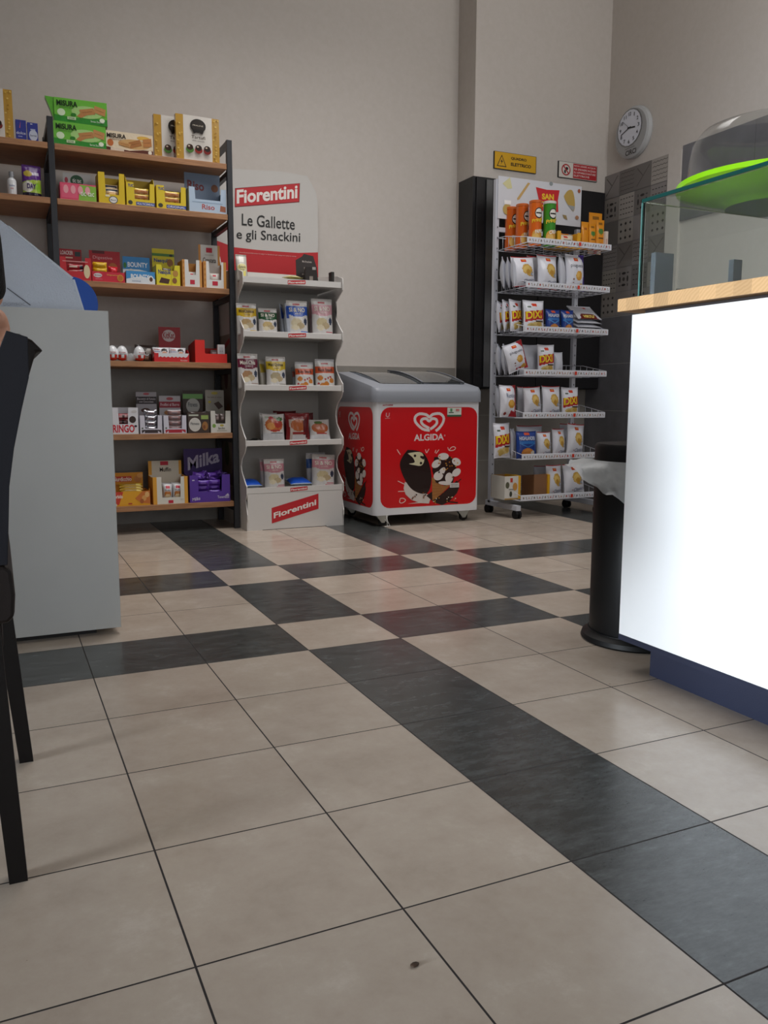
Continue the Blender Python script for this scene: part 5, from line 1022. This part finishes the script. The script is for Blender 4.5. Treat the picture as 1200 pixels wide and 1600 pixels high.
pl_ = [((xc-w*.15+w*.29*(q % 2), yf+.025+.01*(q % 3), z+.010+.031*(q//2)), (0, 0, .06*((q*5) % 3-1))) for q in range(8)]
pl_ += [((xc-w*.3+.032*(q % 6)+.012*(q//6), yf+.05+.04*(q % 3), z+.128+.022*(q//6)), (.5*((q*7) % 3-1), .5*((q*3) % 5-2)*.4, .9*((q*11) % 5-2)*.3)) for q in range(12)]
bars(20, mb_, 'chocolate_bar', 'purple chocolate bar in the purple display box', 'purple chocolate bars in the purple display box', pl_, 'chocolate')

# ================================================================ goods on the cardboard stand
YS = SF+.016
def stand_pouch(px0, px1, pyt, si, base, art, label, yo=.03, style='stand', d=.05, rx=-.10, rz=0, fin='film', zoff=0, seal=None, py=None, hmul=1., name='snack_pouch', seed=0, ry=0):
    zb = SZ[si]+.0112+zoff; yf = YS+yo; xc, w = span(px0, px1, pyt+20, yf); h = (zt((px0+px1)/2, pyt, yf)-zb)*hmul
    return add(pouch(w-.004, h/math.cos(rx), d, base, art, style, fin, seal=seal, seed=seed), name, label, 'snack', (xc, yf+d/2+.002, zb), rx=rx, rz=rz, ry=ry, smooth=True), xc, w, h, yf
def fio(c, title, food='#c9b994', c2=None, tcol='#ece6da'):
    return [('r', 0, 0, 1, 1, '#cfccca'), ('r', .0, .60, 1, .86, c), ('e', .5, .60, .34, .05, c), ('r', .3, .885, .62, .935, '#b8424a'), ('e', .42, .38, .26, .13, food), ('e', .60, .30, .2, .09, '#b8a582'), ('e', .35, .25, .18, .07, '#d8ccb0'), ('e', .85, .42, .08, .1, '#2f3a50'), ('r', .55, .02, .98, .10, c2 or c), ('r', .60, .12, .96, .15, c2 or c),
            ('t', title, .1, .68, .86, .80, tcol, .02), ('t', 'snack', .36, .615, .64, .66, tcol, 0)]
q_ = fio('#c9a51c', 'MiniQuinoa', '#b09468', '#c9a51c', '#5a4410'); q_b = fio('#1d4f2c', 'SI & NO', '#c9b07c', '#2c6a3a'); q_c = fio('#1f53b4', 'SI & NO', '#cfc3a4', '#2a62c0'); q_d = fio('#cf9aa4', 'SI & NO', '#c9bb94', '#b85a68')
# shelf of the second lip
stand_pouch(371.5, 404, 473, 1, '#cfccca', q_, 'yellow topped rice snack pouch at the left end of the second stand shelf', seed=1)
stand_pouch(406, 436, 481, 1, '#cfccca', q_b, 'dark green topped snack pouch on the second stand shelf', seed=2)
for px, yo, lb in ((433, .11, 'dark blue snack pouch seen edge on behind the bright blue one'), (441, .06, 'white and blue snack pouch turned sideways beside the bright blue one')):
    stand_pouch(px, px+26, 472, 1, '#aeb4c0', [('r', 0, .55, 1, .9, '#22408c')], lb, yo=yo, rz=1.1, d=.045, seed=int(px), hmul=.95)
stand_pouch(450, 484, 469, 1, '#cfccca', q_c, 'bright blue topped snack pouch on the second stand shelf', seed=3)
stand_pouch(486, 512, 472, 1, '#cdb9bc', [('r', 0, .55, 1, .9, '#cf9aa4')], 'pink snack pouch half hidden behind the front pink one, second stand shelf', yo=.095, d=.04, seed=4)
stand_pouch(490, 523, 466, 1, '#cfccca', q_d, 'pink topped snack pouch at the right end of the second stand shelf', seed=5)
# third
ch_ = fio('#6e1838', 'Maxi Chia', '#a8805a', '#a08a80')
stand_pouch(373.5, 406, 552, 2, '#cfccca', ch_, 'maroon topped snack pouch at the left end of the third stand shelf', seed=6)
stand_pouch(404, 425, 562, 2, '#b9b3a6', [('r', 0, .55, 1, .85, '#b0982c')], 'dull yellow pouch seen edge on between the maroon and the yellow one', yo=.10, rz=.9, d=.05, seed=7)
stand_pouch(418, 449.5, 557, 2, '#cfccca', fio('#d2b428', 'Maxi Quinoa', '#b0a282', '#8f8a80', '#5a4a10'), 'yellow topped snack pouch on the third stand shelf', seed=8)
def orr(): 
    a = [('r', 0, 0, 1, 1, '#cfcdcb'), ('r', 0, .52, 1, .76, '#c9552c'), ('r', 0, .9, 1, 1, '#b9b9bd'), ('r', .3, .83, .65, .88, '#b8424a'), ('t', 'Rice Snack', .12, .58, .88, .70, '#4a1c10', .02)]
    for u, v in ((.2, .36), (.5, .16), (.3, .12), (.78, .28)): a.append(('e', u, v, .13, .085, '#c4792c'))
    for u, v in ((.6, .36), (.45, .32), (.72, .40), (.88, .10), (.12, .18)): a.append(('e', u, v, .05, .035, '#a83030'))
    return a
stand_pouch(463.5, 493, 565.5, 2, '#cfcdcb', orr(), 'orange banded rice snack pouch, the left of the pair on the third stand shelf', seed=9)
stand_pouch(495, 526, 561, 2, '#cfcdcb', orr(), 'orange banded rice snack pouch, the right of the pair on the third stand shelf', seed=10)
stand_pouch(456, 480, 570, 2, '#8f9094', [('r', 0, .55, 1, .8, '#8c3a2c')], 'grey pouch peeping out behind the left orange banded one', yo=.10, rz=.5, d=.04, seed=12, hmul=.9)
# fourth
foil_art = [('r', 0, .0, 1, .36, '#c9c9cc'), ('e', .5, .62, .42, .24, '#b3602c'), ('e', .35, .58, .2, .12, '#c98a48'), ('e', .68, .66, .18, .15, '#a32c1c'), ('e', .76, .82, .16, .07, '#3c6a2c'), ('r', .1, .86, .6, .93, '#a8b0a0'), ('r', .3, .40, .75, .46, '#a83030'), ('r', .35, .32, .9, .36, '#5a5a60'), ('e', .38, .86, .12, .06, '#b8424a')]
stand_pouch(412, 447.5, 647, 3, '#cfcccb', foil_art, 'white pouch with red tomatoes printed on it on the fourth stand shelf', yo=.03, d=.055, style='pillow', seed=13, fin='film')
stand_pouch(406, 440, 645, 3, '#b5b2b0', [('r', 0, .0, 1, .3, '#9a9a9c')], 'pale pouch leaning behind the white tomato pouch', yo=.10, d=.04, style='pillow', seed=14, rz=.35)
stand_pouch(448.5, 487, 645, 3, '#7c161c', [('p', [(.15, 0), (.85, 0), (.95, .78), (.1, .78)], '#b3a49a'), ('e', .5, .58, .34, .2, '#a3582c'), ('p', [(.7, .1), (.95, .2), (.95, .9), (.7, .7)], '#5a1216'), ('r', .25, 0, .8, .25, '#c9c6c8'), ('r', .25, .28, .75, .34, '#8c2020')], 'dark red snack pouch in the middle of the fourth stand shelf', yo=.03, d=.055, style='pillow', seed=15)
for px0, px1, pt, yo, lb in ((430, 466, 642, .14, 'dark red pouch at the back behind the white tomato pouch'), (462, 493, 645, .13, 'dark red pouch at the back behind the middle dark red one')):
    stand_pouch(px0, px1, pt, 3, '#66141a', [], lb, yo=yo, d=.045, style='pillow', seed=int(px0))
stand_pouch(486, 520, 656, 3, '#c3c0be', [('e', .5, .6, .4, .24, '#a8582c'), ('r', .0, 0, 1, .3, '#d0d0d2'), ('e', .45, .85, .2, .08, '#56703c'), ('r', .3, .32, .8, .38, '#a83030')], 'small foil snack pouch slumped at the right of the fourth stand shelf', yo=.03, d=.05, style='pillow', seed=16, fin='film', rx=-.3)
xc, w = span(383, 413, 681, YS+.05); add(pouch(w, .09, .022, '#3a3a3c', [('p', [(0, 0), (.4, .2), (.6, .9), (.2, 1)], '#c9c9cb'), ('p', [(.7, 0), (1, .3), (.9, .9)], '#b8b8ba')], 'pillow', 'foil', nu=16, nv=12), 'snack_pouch', 'black and silver pouch lying flat at the left of the fourth stand shelf', 'snack', (xc, YS+.07, SZ[3]+.026), rx=-1.45, smooth=True)
# fifth
pk_ = fio('#c98a96', 'SI & NO', '#c9bb94', '#b85a68')
stand_pouch(415, 447.5, 718, 4, '#cfccca', pk_, 'pink topped snack pouch, the left one on the lowest stand shelf', seed=17, d=.055)
stand_pouch(407, 432, 717, 4, '#b9b0b0', [('r', 0, .6, .6, .9, '#c98a96')], 'crumpled pale pouch behind the left pink one on the lowest stand shelf', yo=.10, rz=.5, d=.05, seed=18)
stand_pouch(488.5, 525, 711, 4, '#cfccca', pk_, 'pink topped snack pouch, the right one on the lowest stand shelf', seed=19, d=.055, ry=.06)
stand_pouch(481, 512, 708, 4, '#c6c6c8', [('r', 0, .55, .35, .82, '#1f4f9a')], 'white and blue pouch standing behind the right pink one', yo=.10, d=.04, seed=20)
for a, b, lb in ((382, 409, 'bright blue topped pouch lying flat at the left of the lowest stand shelf'), (454, 487, 'bright blue topped pouch lying flat between the two pink ones')):
    xc, w = span(a, b, 755, YS+.03); m = MB(); pc = pouch(w, .15, .05, '#a8b6c8', [('r', 0, .05, 1, .7, '#1a56c8'), ('r', .1, .75, .9, .95, '#8a9aac')], 'pillow', nu=16, nv=16, seed=int(a))
    add(pc, 'snack_pouch', lb, 'snack', (xc, YS+.012, SZ[4]+.042), rx=-1.42, smooth=True)
# top
st = SZ[0]+.0112
stand_pouch(371, 389, 396, 0, '#b9b4ac', [('r', .3, .7, .7, .98, '#d8d5cc'), ('p', [(.15, .45), (.85, .45), (.7, .02), (.4, .02)], '#d8cc6a'), ('e', .5, .5, .46, .16, '#d8d2b8'), ('e', .5, .5, .42, .13, '#cfc48a'), ('t', 'Gallette', .2, .47, .8, .56, '#2a2a20', 0), ('t', 'di riso', .3, .38, .7, .44, '#2a2a20', 0)], 'clear pouch with a cream label leaning at the left of the top stand shelf', yo=.03, d=.04, rx=-.2, seed=21)
ylw = [('r', .1, .3, .9, .7, '#d9cf8a'), ('e', .5, .5, .3, .3, '#2c2a1c'), ('r', .35, .45, .65, .6, '#d9cf8a')]
for i, (px, yo, zo, lb) in enumerate(((404, .08, 0, 'cream rice cake pack lying at the left of the top stand shelf'), (424, .06, 0, 'cream rice cake pack lying second along the top stand shelf'), (444, .05, 0, 'cream rice cake pack lying third along the top stand shelf'), (464, .05, 0, 'cream rice cake pack lying under another beside the brown box'), (460, .07, .027, 'cream rice cake pack lying on top of another beside the brown box'))):
    p = on_y(px, 425, YS+yo); add(pouch(.088, .10, .026, '#cfc68c', ylw, 'pillow', nu=16, nv=14, seed=30+i), 'rice_cake_pack', lb, 'snack', (p.x, YS+yo-.04, st+.014+zo), rx=-1.5, rz=.1*(i-2), smooth=True)
xc, w = span(480, 497, 424, YS+.03); h = zt(488, 417, YS+.03)-st
bb = add(carton(w, h, .07, '#221a18', [('r', .35, .2, .65, .5, '#8a8078'), ('r', .6, .85, .9, 1, '#a8a4a0')], side='#2b2220'), 'brown_box', 'small dark brown box at the right of the top stand shelf', 'box', (xc+.003, YS+.075, st+.0005), rz=-.25)
m = MB(); xc, w = span(464, 499, 410, YS+.13); h = zt(480, 396, YS+.13)-st
m.prism([(-w/2, 0), (w/2, 0), (w*.42, h*.62), (w*.28, h*.95), (-.02, h), (-w*.22, h*.92), (-w*.5, h*.8)], lambda a, b, q: (a, q, b), 0, .004, '#241b19'); m.art(fr(-w/2, 0, w, h, 0), [('t', 'Mini Bruschette', .28, .74, .7, .80, '#b9aea8', .01), ('t', 'Pepe nero', .35, .52, .66, .60, '#b9aea8', .01), ('t', 'gusto forte', .25, .36, .75, .42, '#a89c96', .0)], w, h)
add(m, 'brown_card', 'dark brown show card with pale lettering at the back of the top stand shelf', 'sign', (xc, YS+.14, st+.0005), rx=-.06)
m = MB(); p = on_y(521, 424, YS+.02); m.box((-.009, 0, 0), (.009, .05, .088), '#17130f').box((-.004, -.001, .02), (.006, 0, .07), '#2a231d'); add(m, 'black_packet', 'narrow black packet standing at the right end of the top stand shelf', 'packet', (min(p.x, SX1-.02), YS+.03, st+.0005), bevel=.001)

# ================================================================ goods on the crisp rack
YR = RYF+.012
chip = lambda u, v, a=.2, b=.15, r=0: [('p', [(u-a*.9, v+b*.2), (u-a*.6, v+b*.9), (u+a*.1, v+b*1.1), (u+a*.7, v+b*.6), (u+a, v-b*.4), (u+a*.75, v-b*1.15), (u+a*.1, v-b*1.0), (u-a*.55, v-b*.5)], '#c39a44'), ('e', u-a*.05, v+b*.1, a*.75, b*.75, '#c9a24c', r), ('e', u-.02, v+.02, a*.6, b*.6, '#d8b868', r), ('e', u+.03, v-b*.3, a*.35, b*.4, '#b98a34', r)]
LG_ = [('r', .38, .80, .60, .905, '#cc3a1c'), ('r', .43, .84, .56, .87, '#e6b04a')]
def classica(): return [('r', 0, .965, 1, 1, '#b32228'), ('r', 0, 0, 1, .02, '#b32228')]+LG_+chip(.58, .53, .28, .19, .5)+[('p', [(.7, .36), (.86, .32), (.82, .5)], '#8f98a8'), ('T', 'Classica', (.42, .10), (.93, .16), (.42, .22), '#3c4a70', .0), ('r', .34, .14, .40, .17, '#a84a5a')]
def dixi(): return LG_[:1]+[('r', .32, .84, .36, .87, '#8c2a1c'), ('p', [(.02, .30), (.04, .62), (.98, .70), (1, .40), (.5, .36)], '#b51f22'), ('T', 'DIXI', (.05, .38), (.80, .43), (.05, .62), '#e8c81e', .03), ('e', .5, .2, .36, .09, '#d8c07c'), ('e', .35, .14, .16, .08, '#c9ac5c'), ('e', .7, .24, .14, .06, '#c2a050'), ('r', .5, .29, .9, .34, '#4a3a30'), ('r', .12, .76, .3, .79, '#4a5a4a')]
def blue(): return [('r', .38, .86, .62, .94, '#c8502c'), ('p', [(.05, .62), (.95, .62), (.8, .52), (.2, .52)], '#2a6ab0'), ('l', [(.1, .55), (.5, .40), (.9, .55)], .006, '#3f88c8'), ('t', 'HIGHLANDER', .10, .66, .90, .80, '#d6dce6', .015), ('e', .5, .2, .3, .17, '#c07a34'), ('e', .5, .22, .22, .12, '#cf8a42'), ('e', .78, .2, .1, .08, '#d8cfc0')]
def piugusto(c): return LG_+[('p', [(.80, .0), (1, 0), (1, 1), (.68, 1), (.90, .75)], c), ('T', 'piugusto', (.16, .60), (.84, .60), (.16, .72), '#4a4a58', 0), ('e', .58, .40, .17, .13, '#d09a3c'), ('e', .52, .42, .09, .07, '#e0b45c'), ('r', .35, .04, .62, .13, c), ('e', .75, .12, .16, .07, '#c99a3c'), ('e', .3, .3, .03, .02, '#8a5a4a'), ('e', .3, .22, .03, .02, '#8a5a4a')]
def rustica(): return LG_+[('p', [(.72, 1), (.86, .9), (.82, 0), (1, 0), (1, 1)], '#a8202a'), ('p', [(.5, 0), (.82, 0), (.82, .16), (.6, .20)], '#a8202a'), ('T', 'Rustica', (.30, .60), (.90, .60), (.30, .73), '#4a5a78', 0), ('e', .62, .40, .22, .13, '#c9902c'), ('e', .62, .42, .14, .08, '#d8a84a'), ('e', .25, .1, .1, .04, '#8c2a2a')]
_bags = {}
def bag_mesh(kind, w, h, d, seed):
    art = {'classica': classica(), 'dixi': dixi(), 'blue': blue(), 'violet': piugusto('#46308c'), 'rustica': rustica(), 'plain': [('r', 0, .965, 1, 1, '#b32228')], 'pale': [], 'paprika': piugusto('#b3242c')}[kind]
    base = '#1e3c86' if kind == 'blue' else ('#c6c9d3' if kind in ('plain', 'pale') else '#dcdde6')
    return pouch(w, h, d, base, art, 'pillow', 'film', seed=seed)
def rack_bag(kind, px0, px1, pyt, bi, label, yo=.05, d=.075, rz=0, rx=-.08, ry=0, seed=0, pyb=None, group=None):
    zb = RZ[bi]+.0045; yf = YR+yo; xc, w = span(px0, px1, pyt+15, yf); h = (zt((px0+px1)/2, pyt, yf)-zb)/math.cos(rx)
    w = w/max(.35, math.cos(rz)) if abs(rz) < 1.1 else .17
    return add(bag_mesh(kind, w-.004, h, d, seed), 'crisp_bag', label, 'crisps', (xc, yf+d/2*.9, zb+.001+(w/2*abs(math.sin(ry)))), rz=rz, rx=rx, ry=ry, smooth=True, group=group)
# top basket: tubes, yellow tray, orange pouches
def tube_(x, y, z, c1, c2, name, label, fl=0):
    r, h = .042, .290; m = MB(); n = 40
    fn = lambda u, v, o: ((r+o)*math.sin((u-.5)*2.9+fl), -(r+o)*math.cos((u-.5)*2.9+fl), .01+v*(h-.03))
    m.lathe([(0, 0), (r, 0), (r, h-.018), (0, h-.018)], n, (0, 0, 0), c1, 'gloss')
    art = [('e', .5, .76, .24, .13, '#201c1c'), ('e', .5, .76, .20, .105, '#e6e2da'), ('r', .33, .74, .67, .775, '#201c1c')]
    pts = []
    def curved(prims, off):
        for p in prims:
            if p[0] == 'r': m.grid([[fn(p[1]+(p[3]-p[1])*i/6, v, off) for v in (p[2], p[4])] for i in range(7)], p[5], 'gloss')
            elif p[0] == 'e':
                k = 14; rows = []
                for i in range(k+1):
                    s = -1+2*i/k; q = math.sqrt(max(0, 1-s*s)); rows.append([fn(p[1]+p[3]*s, p[2]-p[4]*q, off), fn(p[1]+p[3]*s, p[2]+p[4]*q, off)])
                m.grid(rows, p[5], 'gloss')
            off += .0003
    curved([('r', -.3, 0, 1.3, .22, c2), ('e', .45, .2, .34, .16, '#d8a04a'), ('e', .35, .16, .2, .1, '#e2b866')]+art, .0003)
    m.art(fn, [('T', 'Pringles', (.12, .48), (.92, .58), (.12, .60), '#e8c83c' if c1 != '#d9651c' else '#e9c030', .04), ('T', name, (.3, .25), (.9, .30), (.3, .34), '#efe8dc', .03)], .1, h, 'gloss', z0=.0022)
    o = m.build('crisp_tube', loc=(x, y, z), smooth=True); tag(o, label, 'crisps')
    mm = MB(); mm.lathe([(0, h-.0175), (r+.0015, h-.0175), (r+.0015, h-.003), (r-.002, h), (0, h)], n, (0, 0, 0), '#d9d6d0' if c1 == '#3d8c2a' else '#c9652c', 'gloss'); q = mm.build('lid', smooth=True); q.parent = o; return o
zt0 = RZ[0]+.0045
for px, yo, c1, c2, nm, lb, fl in ((799, .30, '#d0601c', '#b5471a', 'BBQ', 'orange crisp tube at the back left of the top basket', .2), (816, .19, '#d0601c', '#c04c18', 'PAPRIKA', 'orange crisp tube second from the left in the top basket', .3), (836.5, .07, '#d9651c', '#b84a1a', 'PAPRIKA', 'orange crisp tube standing right beside the green one', 0), (858.5, .05, '#3d8c2a', '#8cb848', 'CREAM', 'green crisp tube in the top basket of the rack', 0)):
    Y_ = YR+yo+.04; p = on_y(px, 340, Y_); tube_(max(p.x, RX0+.045), Y_, zt0, c1, c2, nm, lb, fl)
xa_, wa_ = span(872.5, 909, 360, YR+.05); hT = zt(890, 352, YR+.04)-zt0
o = tray(wa_, .11, .15, '#e0a41c', '#e0a41c', .105, [('r', .35, .05, .65, .12, '#c8502c')], cut=(.14, .86, .18), label='orange yellow snack tray with notched sides in the top basket of the rack', loc=(xa_, YR+.135, zt0), side_h=.10, hdr=(.125, '#d98a1c', [('r', .2, .3, .8, .7, '#c86a1c')], wa_*.6, -.01))
add(pouch(wa_*.70, .09, .045, '#d8cfb8', [('r', .34, .66, .62, .88, '#cc3a1c'), ('e', .5, .34, .4, .22, '#c9a468'), ('r', .2, .08, .8, .16, '#8a5a2c'), ('r', .3, .5, .8, .58, '#6a5a48')], nu=20, nv=16), 'snack_bag', 'cream snack bag lying in the orange yellow tray of the top basket', 'snack', (xa_-.005, YR+.092, zt0+.004), rx=-.15, smooth=True)
add(pouch(wa_*.66, .10, .03, '#c9761c', [('r', .2, .4, .8, .8, '#d89a3c')], nu=14, nv=12), 'snack_bag', 'orange snack bag behind the cream one in the top basket tray', 'snack', (xa_, YR+.145, zt0+.012), rx=-.1, smooth=True)
ob = [('r', .0, .0, 1, .22, '#d8c0a8'), ('e', .5, .12, .2, .12, '#a83a30'), ('e', .5, .62, .34, .10, '#4c7a34'), ('r', .25, .84, .75, .92, '#8a5a14'), ('r', .2, .36, .8, .42, '#5a3a1c')]
for i, (a, b, t_, yo, lb) in enumerate(((911, 922.5, 346, .05, 'plain orange packet edge right of the orange yellow tray'), (923, 933.5, 349, .04, 'orange nut pouch with a green oval, left in the front row'), (934.5, 946.5, 343, .03, 'orange nut pouch with a green oval, right in the front row'), (923, 943, 332, .16, 'orange nut pouch standing behind the front row of nut pouches'))):
    xc, w = span(a, b, t_+15, YR+yo); h = zt((a+b)/2, t_, YR+yo)-zt0
    add(pouch(w, h, .03, '#d98c1c', ob if i else [('r', .3, .7, .7, .8, '#a85a14')], 'stand', nu=16, nv=24, seed=50+i), 'nut_pouch', lb, 'snack', (xc, YR+yo+.02, zt0), smooth=True)
xc, w = span(948, 952.5, 360, YR+.02); add(carton(max(w, .015), .125, .05, '#d8c8b8', [('r', .2, .3, .8, .6, '#c8a090')]), 'snack_packet', 'slim cream packet at the right end of the top basket', 'snack', (min(xc, RX1-.014), YR+.045, zt0), bevel=.001)
# second basket
for i, (px, yo, lb) in enumerate(((785, .20, 'white crisp bag edge on, nearest the left post in the second basket'), (793, .15, 'white crisp bag edge on, second from the post in the second basket'), (801, .09, 'white crisp bag edge on, right behind the leftmost potato crisp bag'))):
    rack_bag('plain', px-2, px+16, 403+1*i, 1, lb, yo=yo, rz=.95, d=.05, seed=60+i)
rack_bag('classica', 806, 842, 401, 1, 'white potato crisp bag with a big crisp, left in the second basket', seed=63, ry=-.07, yo=.045)
rack_bag('classica', 845, 876, 397, 1, 'white potato crisp bag with a big crisp, middle of the second basket', seed=64, yo=.05)
rack_bag('plain', 828, 862, 399, 1, 'white crisp bag with a red top edge behind the two front ones, second basket', seed=65, yo=.17, d=.05)
rack_bag('pale', 877, 889, 397, 1, 'plain white crisp bag side seen beside the violet edged bag', seed=66, yo=.06, rz=.6, d=.05)
rack_bag('violet', 889.5, 919, 396, 1, 'white crisp bag with a violet edge in the second basket', seed=67, yo=.04)
# third basket
for i, (a, b, t_, yo, rz, lb) in enumerate(((777, 797, 471, .20, .75, 'red lettered corn snack bag nearest the left post in the third basket'), (786, 806, 469, .14, .7, 'red lettered corn snack bag second from the post in the third basket'), (797, 824, 468, .085, .45, 'red lettered corn snack bag third along, behind the front one, third basket'))):
    rack_bag('dixi', a, b, t_, 2, lb, yo=yo, rz=rz, d=.05, seed=70+i)
rack_bag('dixi', 822, 855, 468.5, 2, 'red lettered corn snack bag in front, facing out of the third basket', yo=.03, d=.065, seed=74)
rack_bag('blue', 856, 879, 483, 2, 'dark blue crisp bag, the left of the pair in the third basket', yo=.045, d=.05, seed=75)
rack_bag('blue', 880, 900, 484, 2, 'dark blue crisp bag, the right of the pair in the third basket', yo=.06, d=.05, seed=76)
zz = RZ[2]+.0045
for i in range(4):
    p = on_y(915, 500, YR+.12); add(pouch(.20, .17, .028, '#cdcfd8', [('r', .2, .3, .5, .5, '#b8bac4')] if i < 3 else [('p', [(.1, 0), (.9, 0), (.8, .3), (.2, .3)], '#6a1c14'), ('t', "VIRTU'", .25, .06, .75, .22, '#e6cf6a', .05), ('p', [(.5, .9), (.6, .6), (.7, .9)], '#b8423a')], 'pillow', nu=20, nv=16, seed=80+i), 'crisp_bag', ['white crisp bag lying lowest in the flat pile of the third basket', 'white crisp bag lying second in the flat pile of the third basket', 'white crisp bag lying third in the flat pile of the third basket', 'white crisp bag with a dark red label on top of the flat pile'][i], 'crisps', (p.x-.01+.006*i, YR+.045+.012*i, zz+.018+.029*i), rx=-1.25 if i < 3 else -.95, smooth=True)
# fourth basket
for i, (px, yo, lb) in enumerate(((776, .20, 'white crisp bag edge on, nearest the left post in the fourth basket'), (785, .14, 'white crisp bag edge on, second from the post in the fourth basket'))):
    rack_bag('pale', px, px+18, 538, 3, lb, yo=yo, rz=.9, d=.05, seed=85+i)
rack_bag('paprika', 797, 832, 540, 3, 'white crisp bag with red print leaning over in the fourth basket', yo=.05, d=.06, rz=.15, ry=-.30, seed=88)
rack_bag('pale', 815, 846, 538, 3, 'pale crisp bag with a blue violet foot behind the leaning one', yo=.13, d=.055, seed=89)
rack_bag('dixi', 845, 870, 538, 3, 'red lettered corn snack bag in the middle of the fourth basket', yo=.04, d=.06, rz=-.1, seed=90)
rack_bag('pale', 868, 883, 550, 3, 'small white bag at the right of the goods in the fourth basket', yo=.06, d=.05, seed=91)
# fifth basket
rack_bag('pale', 776, 792, 603, 4, 'pale crisp bag edge on by the left post in the fifth basket', yo=.20, rz=.8, d=.05, seed=95)
rack_bag('rustica', 785, 811, 601.5, 4, 'white crisp bag with a red edge at the left of the fifth basket', yo=.06, d=.065, seed=96)
rack_bag('plain', 812, 832, 604, 4, 'white crisp bag half hidden between the two front bags, fifth basket', yo=.15, d=.05, seed=97)
rack_bag('classica', 823.5, 851, 605, 4, 'white potato crisp bag with a big crisp, left of its twin in the fifth basket', yo=.05, d=.065, ry=-.05, seed=98)
rack_bag('classica', 852, 880, 603, 4, 'white potato crisp bag with a big crisp, right of its twin in the fifth basket', yo=.04, d=.065, seed=99)
rack_bag('dixi', 882, 909, 605, 4, 'red lettered corn snack bag at the right of the fifth basket', yo=.04, d=.065, seed=100)
# sixth basket
rack_bag('dixi', 775, 803, 661, 5, 'red lettered corn snack bag at the left end of the sixth basket', yo=.08, d=.07, seed=101, rz=.1)
rack_bag('pale', 800, 812, 670, 5, 'pale crisp bag side seen between the corn snack and the blue bag', yo=.10, d=.05, rz=.7, seed=102)
rack_bag('blue', 810, 842, 674, 5, 'dark blue crisp bag on its own in the sixth basket', yo=.02, d=.05, seed=103)
rack_bag('plain', 812, 852, 665, 5, 'white crisp bag with a red top edge behind the dark blue one', yo=.14, d=.06, seed=104)
rack_bag('classica', 843, 865, 675, 5, 'white potato crisp bag right beside the dark blue one, sixth basket', yo=.04, d=.06, seed=105)
rack_bag('classica', 866.5, 888, 670, 5, 'white potato crisp bag in the middle right of the sixth basket', yo=.05, d=.06, ry=.0, seed=106, rz=.15)
rack_bag('plain', 879, 905, 662, 5, 'white crisp bag with a red top edge behind the rightmost ones, sixth basket', yo=.15, d=.05, seed=107)
rack_bag('classica', 889, 915, 664, 5, 'white potato crisp bag at the right end of the sixth basket', yo=.035, d=.06, ry=.08, seed=108)
# seventh basket
zz = RZ[6]+.0045; xc, w = span(788, 809, 760, YR+.06); h = zt(800, 744, YR+.06)-zz
m = MB(); dd = .17; xL = xc-w/2; t = .003
m.box((-w/2, 0, 0), (w/2, dd, t), '#d2cfc8'); m.box((-w/2, 0, t), (w/2, t, h), '#dad7d0'); m.box((-w/2, dd-t, t), (w/2, dd, h), '#a88454'); m.box((-w/2, t, t), (-w/2+t, dd-t, h), '#cfccc4')
m.prism([(0, t), (dd, t), (dd, h), (.05, h*1.02), (0, h)], lambda a, b, q: (q, a, b), w/2, w/2+.02, '#e0a81c')
m.art(fr(-w/2, 0, w, h, 0), [('r', .4, .74, .58, .92, '#c2382c'), ('e', .2, .62, .14, .14, '#5a5a44'), ('e', .76, .55, .17, .17, '#c99044'), ('r', .3, .42, .64, .46, '#8a8a88'), ('e', .45, .24, .1, .12, '#3a3f34'), ('r', .0, 0, 1, .06, '#b08a4a')], w, h)
tag(m.build('display_carton', loc=(xc, YR+.055, zz)), 'white carton with yellow edges at the left of the lowest basket', 'box')
xc, w = span(833, 853, 755, YR+.07); h = zt(840, 741, YR+.07)-zz
m = MB(); m.box((-w/2, .0, 0), (w/2, .003, h), '#8a6242'); m.prism([(.003, 0), (.15, 0), (.15, h*.9), (.003, h)], lambda a, b, q: (q, a, b), -w/2, -w/2+.003, '#80593b'); m.box((-w/2, .003, 0), (w/2+.02, .15, .003), '#c9c5bc')
m.prism([(-.01, 0), (.15, 0), (.15, h*.9), (.02, h*1.0), (-.01, h*.98)], lambda a, b, q: (q, a, b), w/2, w/2+.018, '#e0a81c')
tag(m.build('display_carton', loc=(xc, YR+.06, zz)), 'open brown cardboard carton with one yellow side in the lowest basket', 'box')
rack_bag('plain', 838, 868, 728, 6, 'white crisp bag with a red top edge behind the brown carton', yo=.23, d=.05, seed=110)
rack_bag('classica', 858, 882, 727, 6, 'white potato crisp bag beside the brown carton in the lowest basket', yo=.04, d=.065, seed=111)
rack_bag('pale', 880, 893, 735, 6, 'pale crisp bag side seen between the two potato crisp bags, lowest basket', yo=.10, d=.05, rz=.6, seed=112)
rack_bag('classica', 886, 918, 726, 6, 'white potato crisp bag at the right end of the lowest basket', yo=.035, d=.06, ry=-.06, seed=113)
# crumbs on the floor
for px, py, lb in ((648, 1509, 'tiny brown crumb lying on a cream floor tile in the foreground'),):
    d = _ray(px, py); t = -CAM.z/d.z; p = CAM+d*t; m = MB(); m.lathe([(0, 0), (.0045, .0005), (.0055, .0018), (.003, .0032), (0, .0036)], 9, (0, 0, 0), '#3a2818', 'matte', sx=1.4); add(m, 'crumb', lb, 'crumb', (p.x, p.y, .0002), rz=.3, smooth='all')
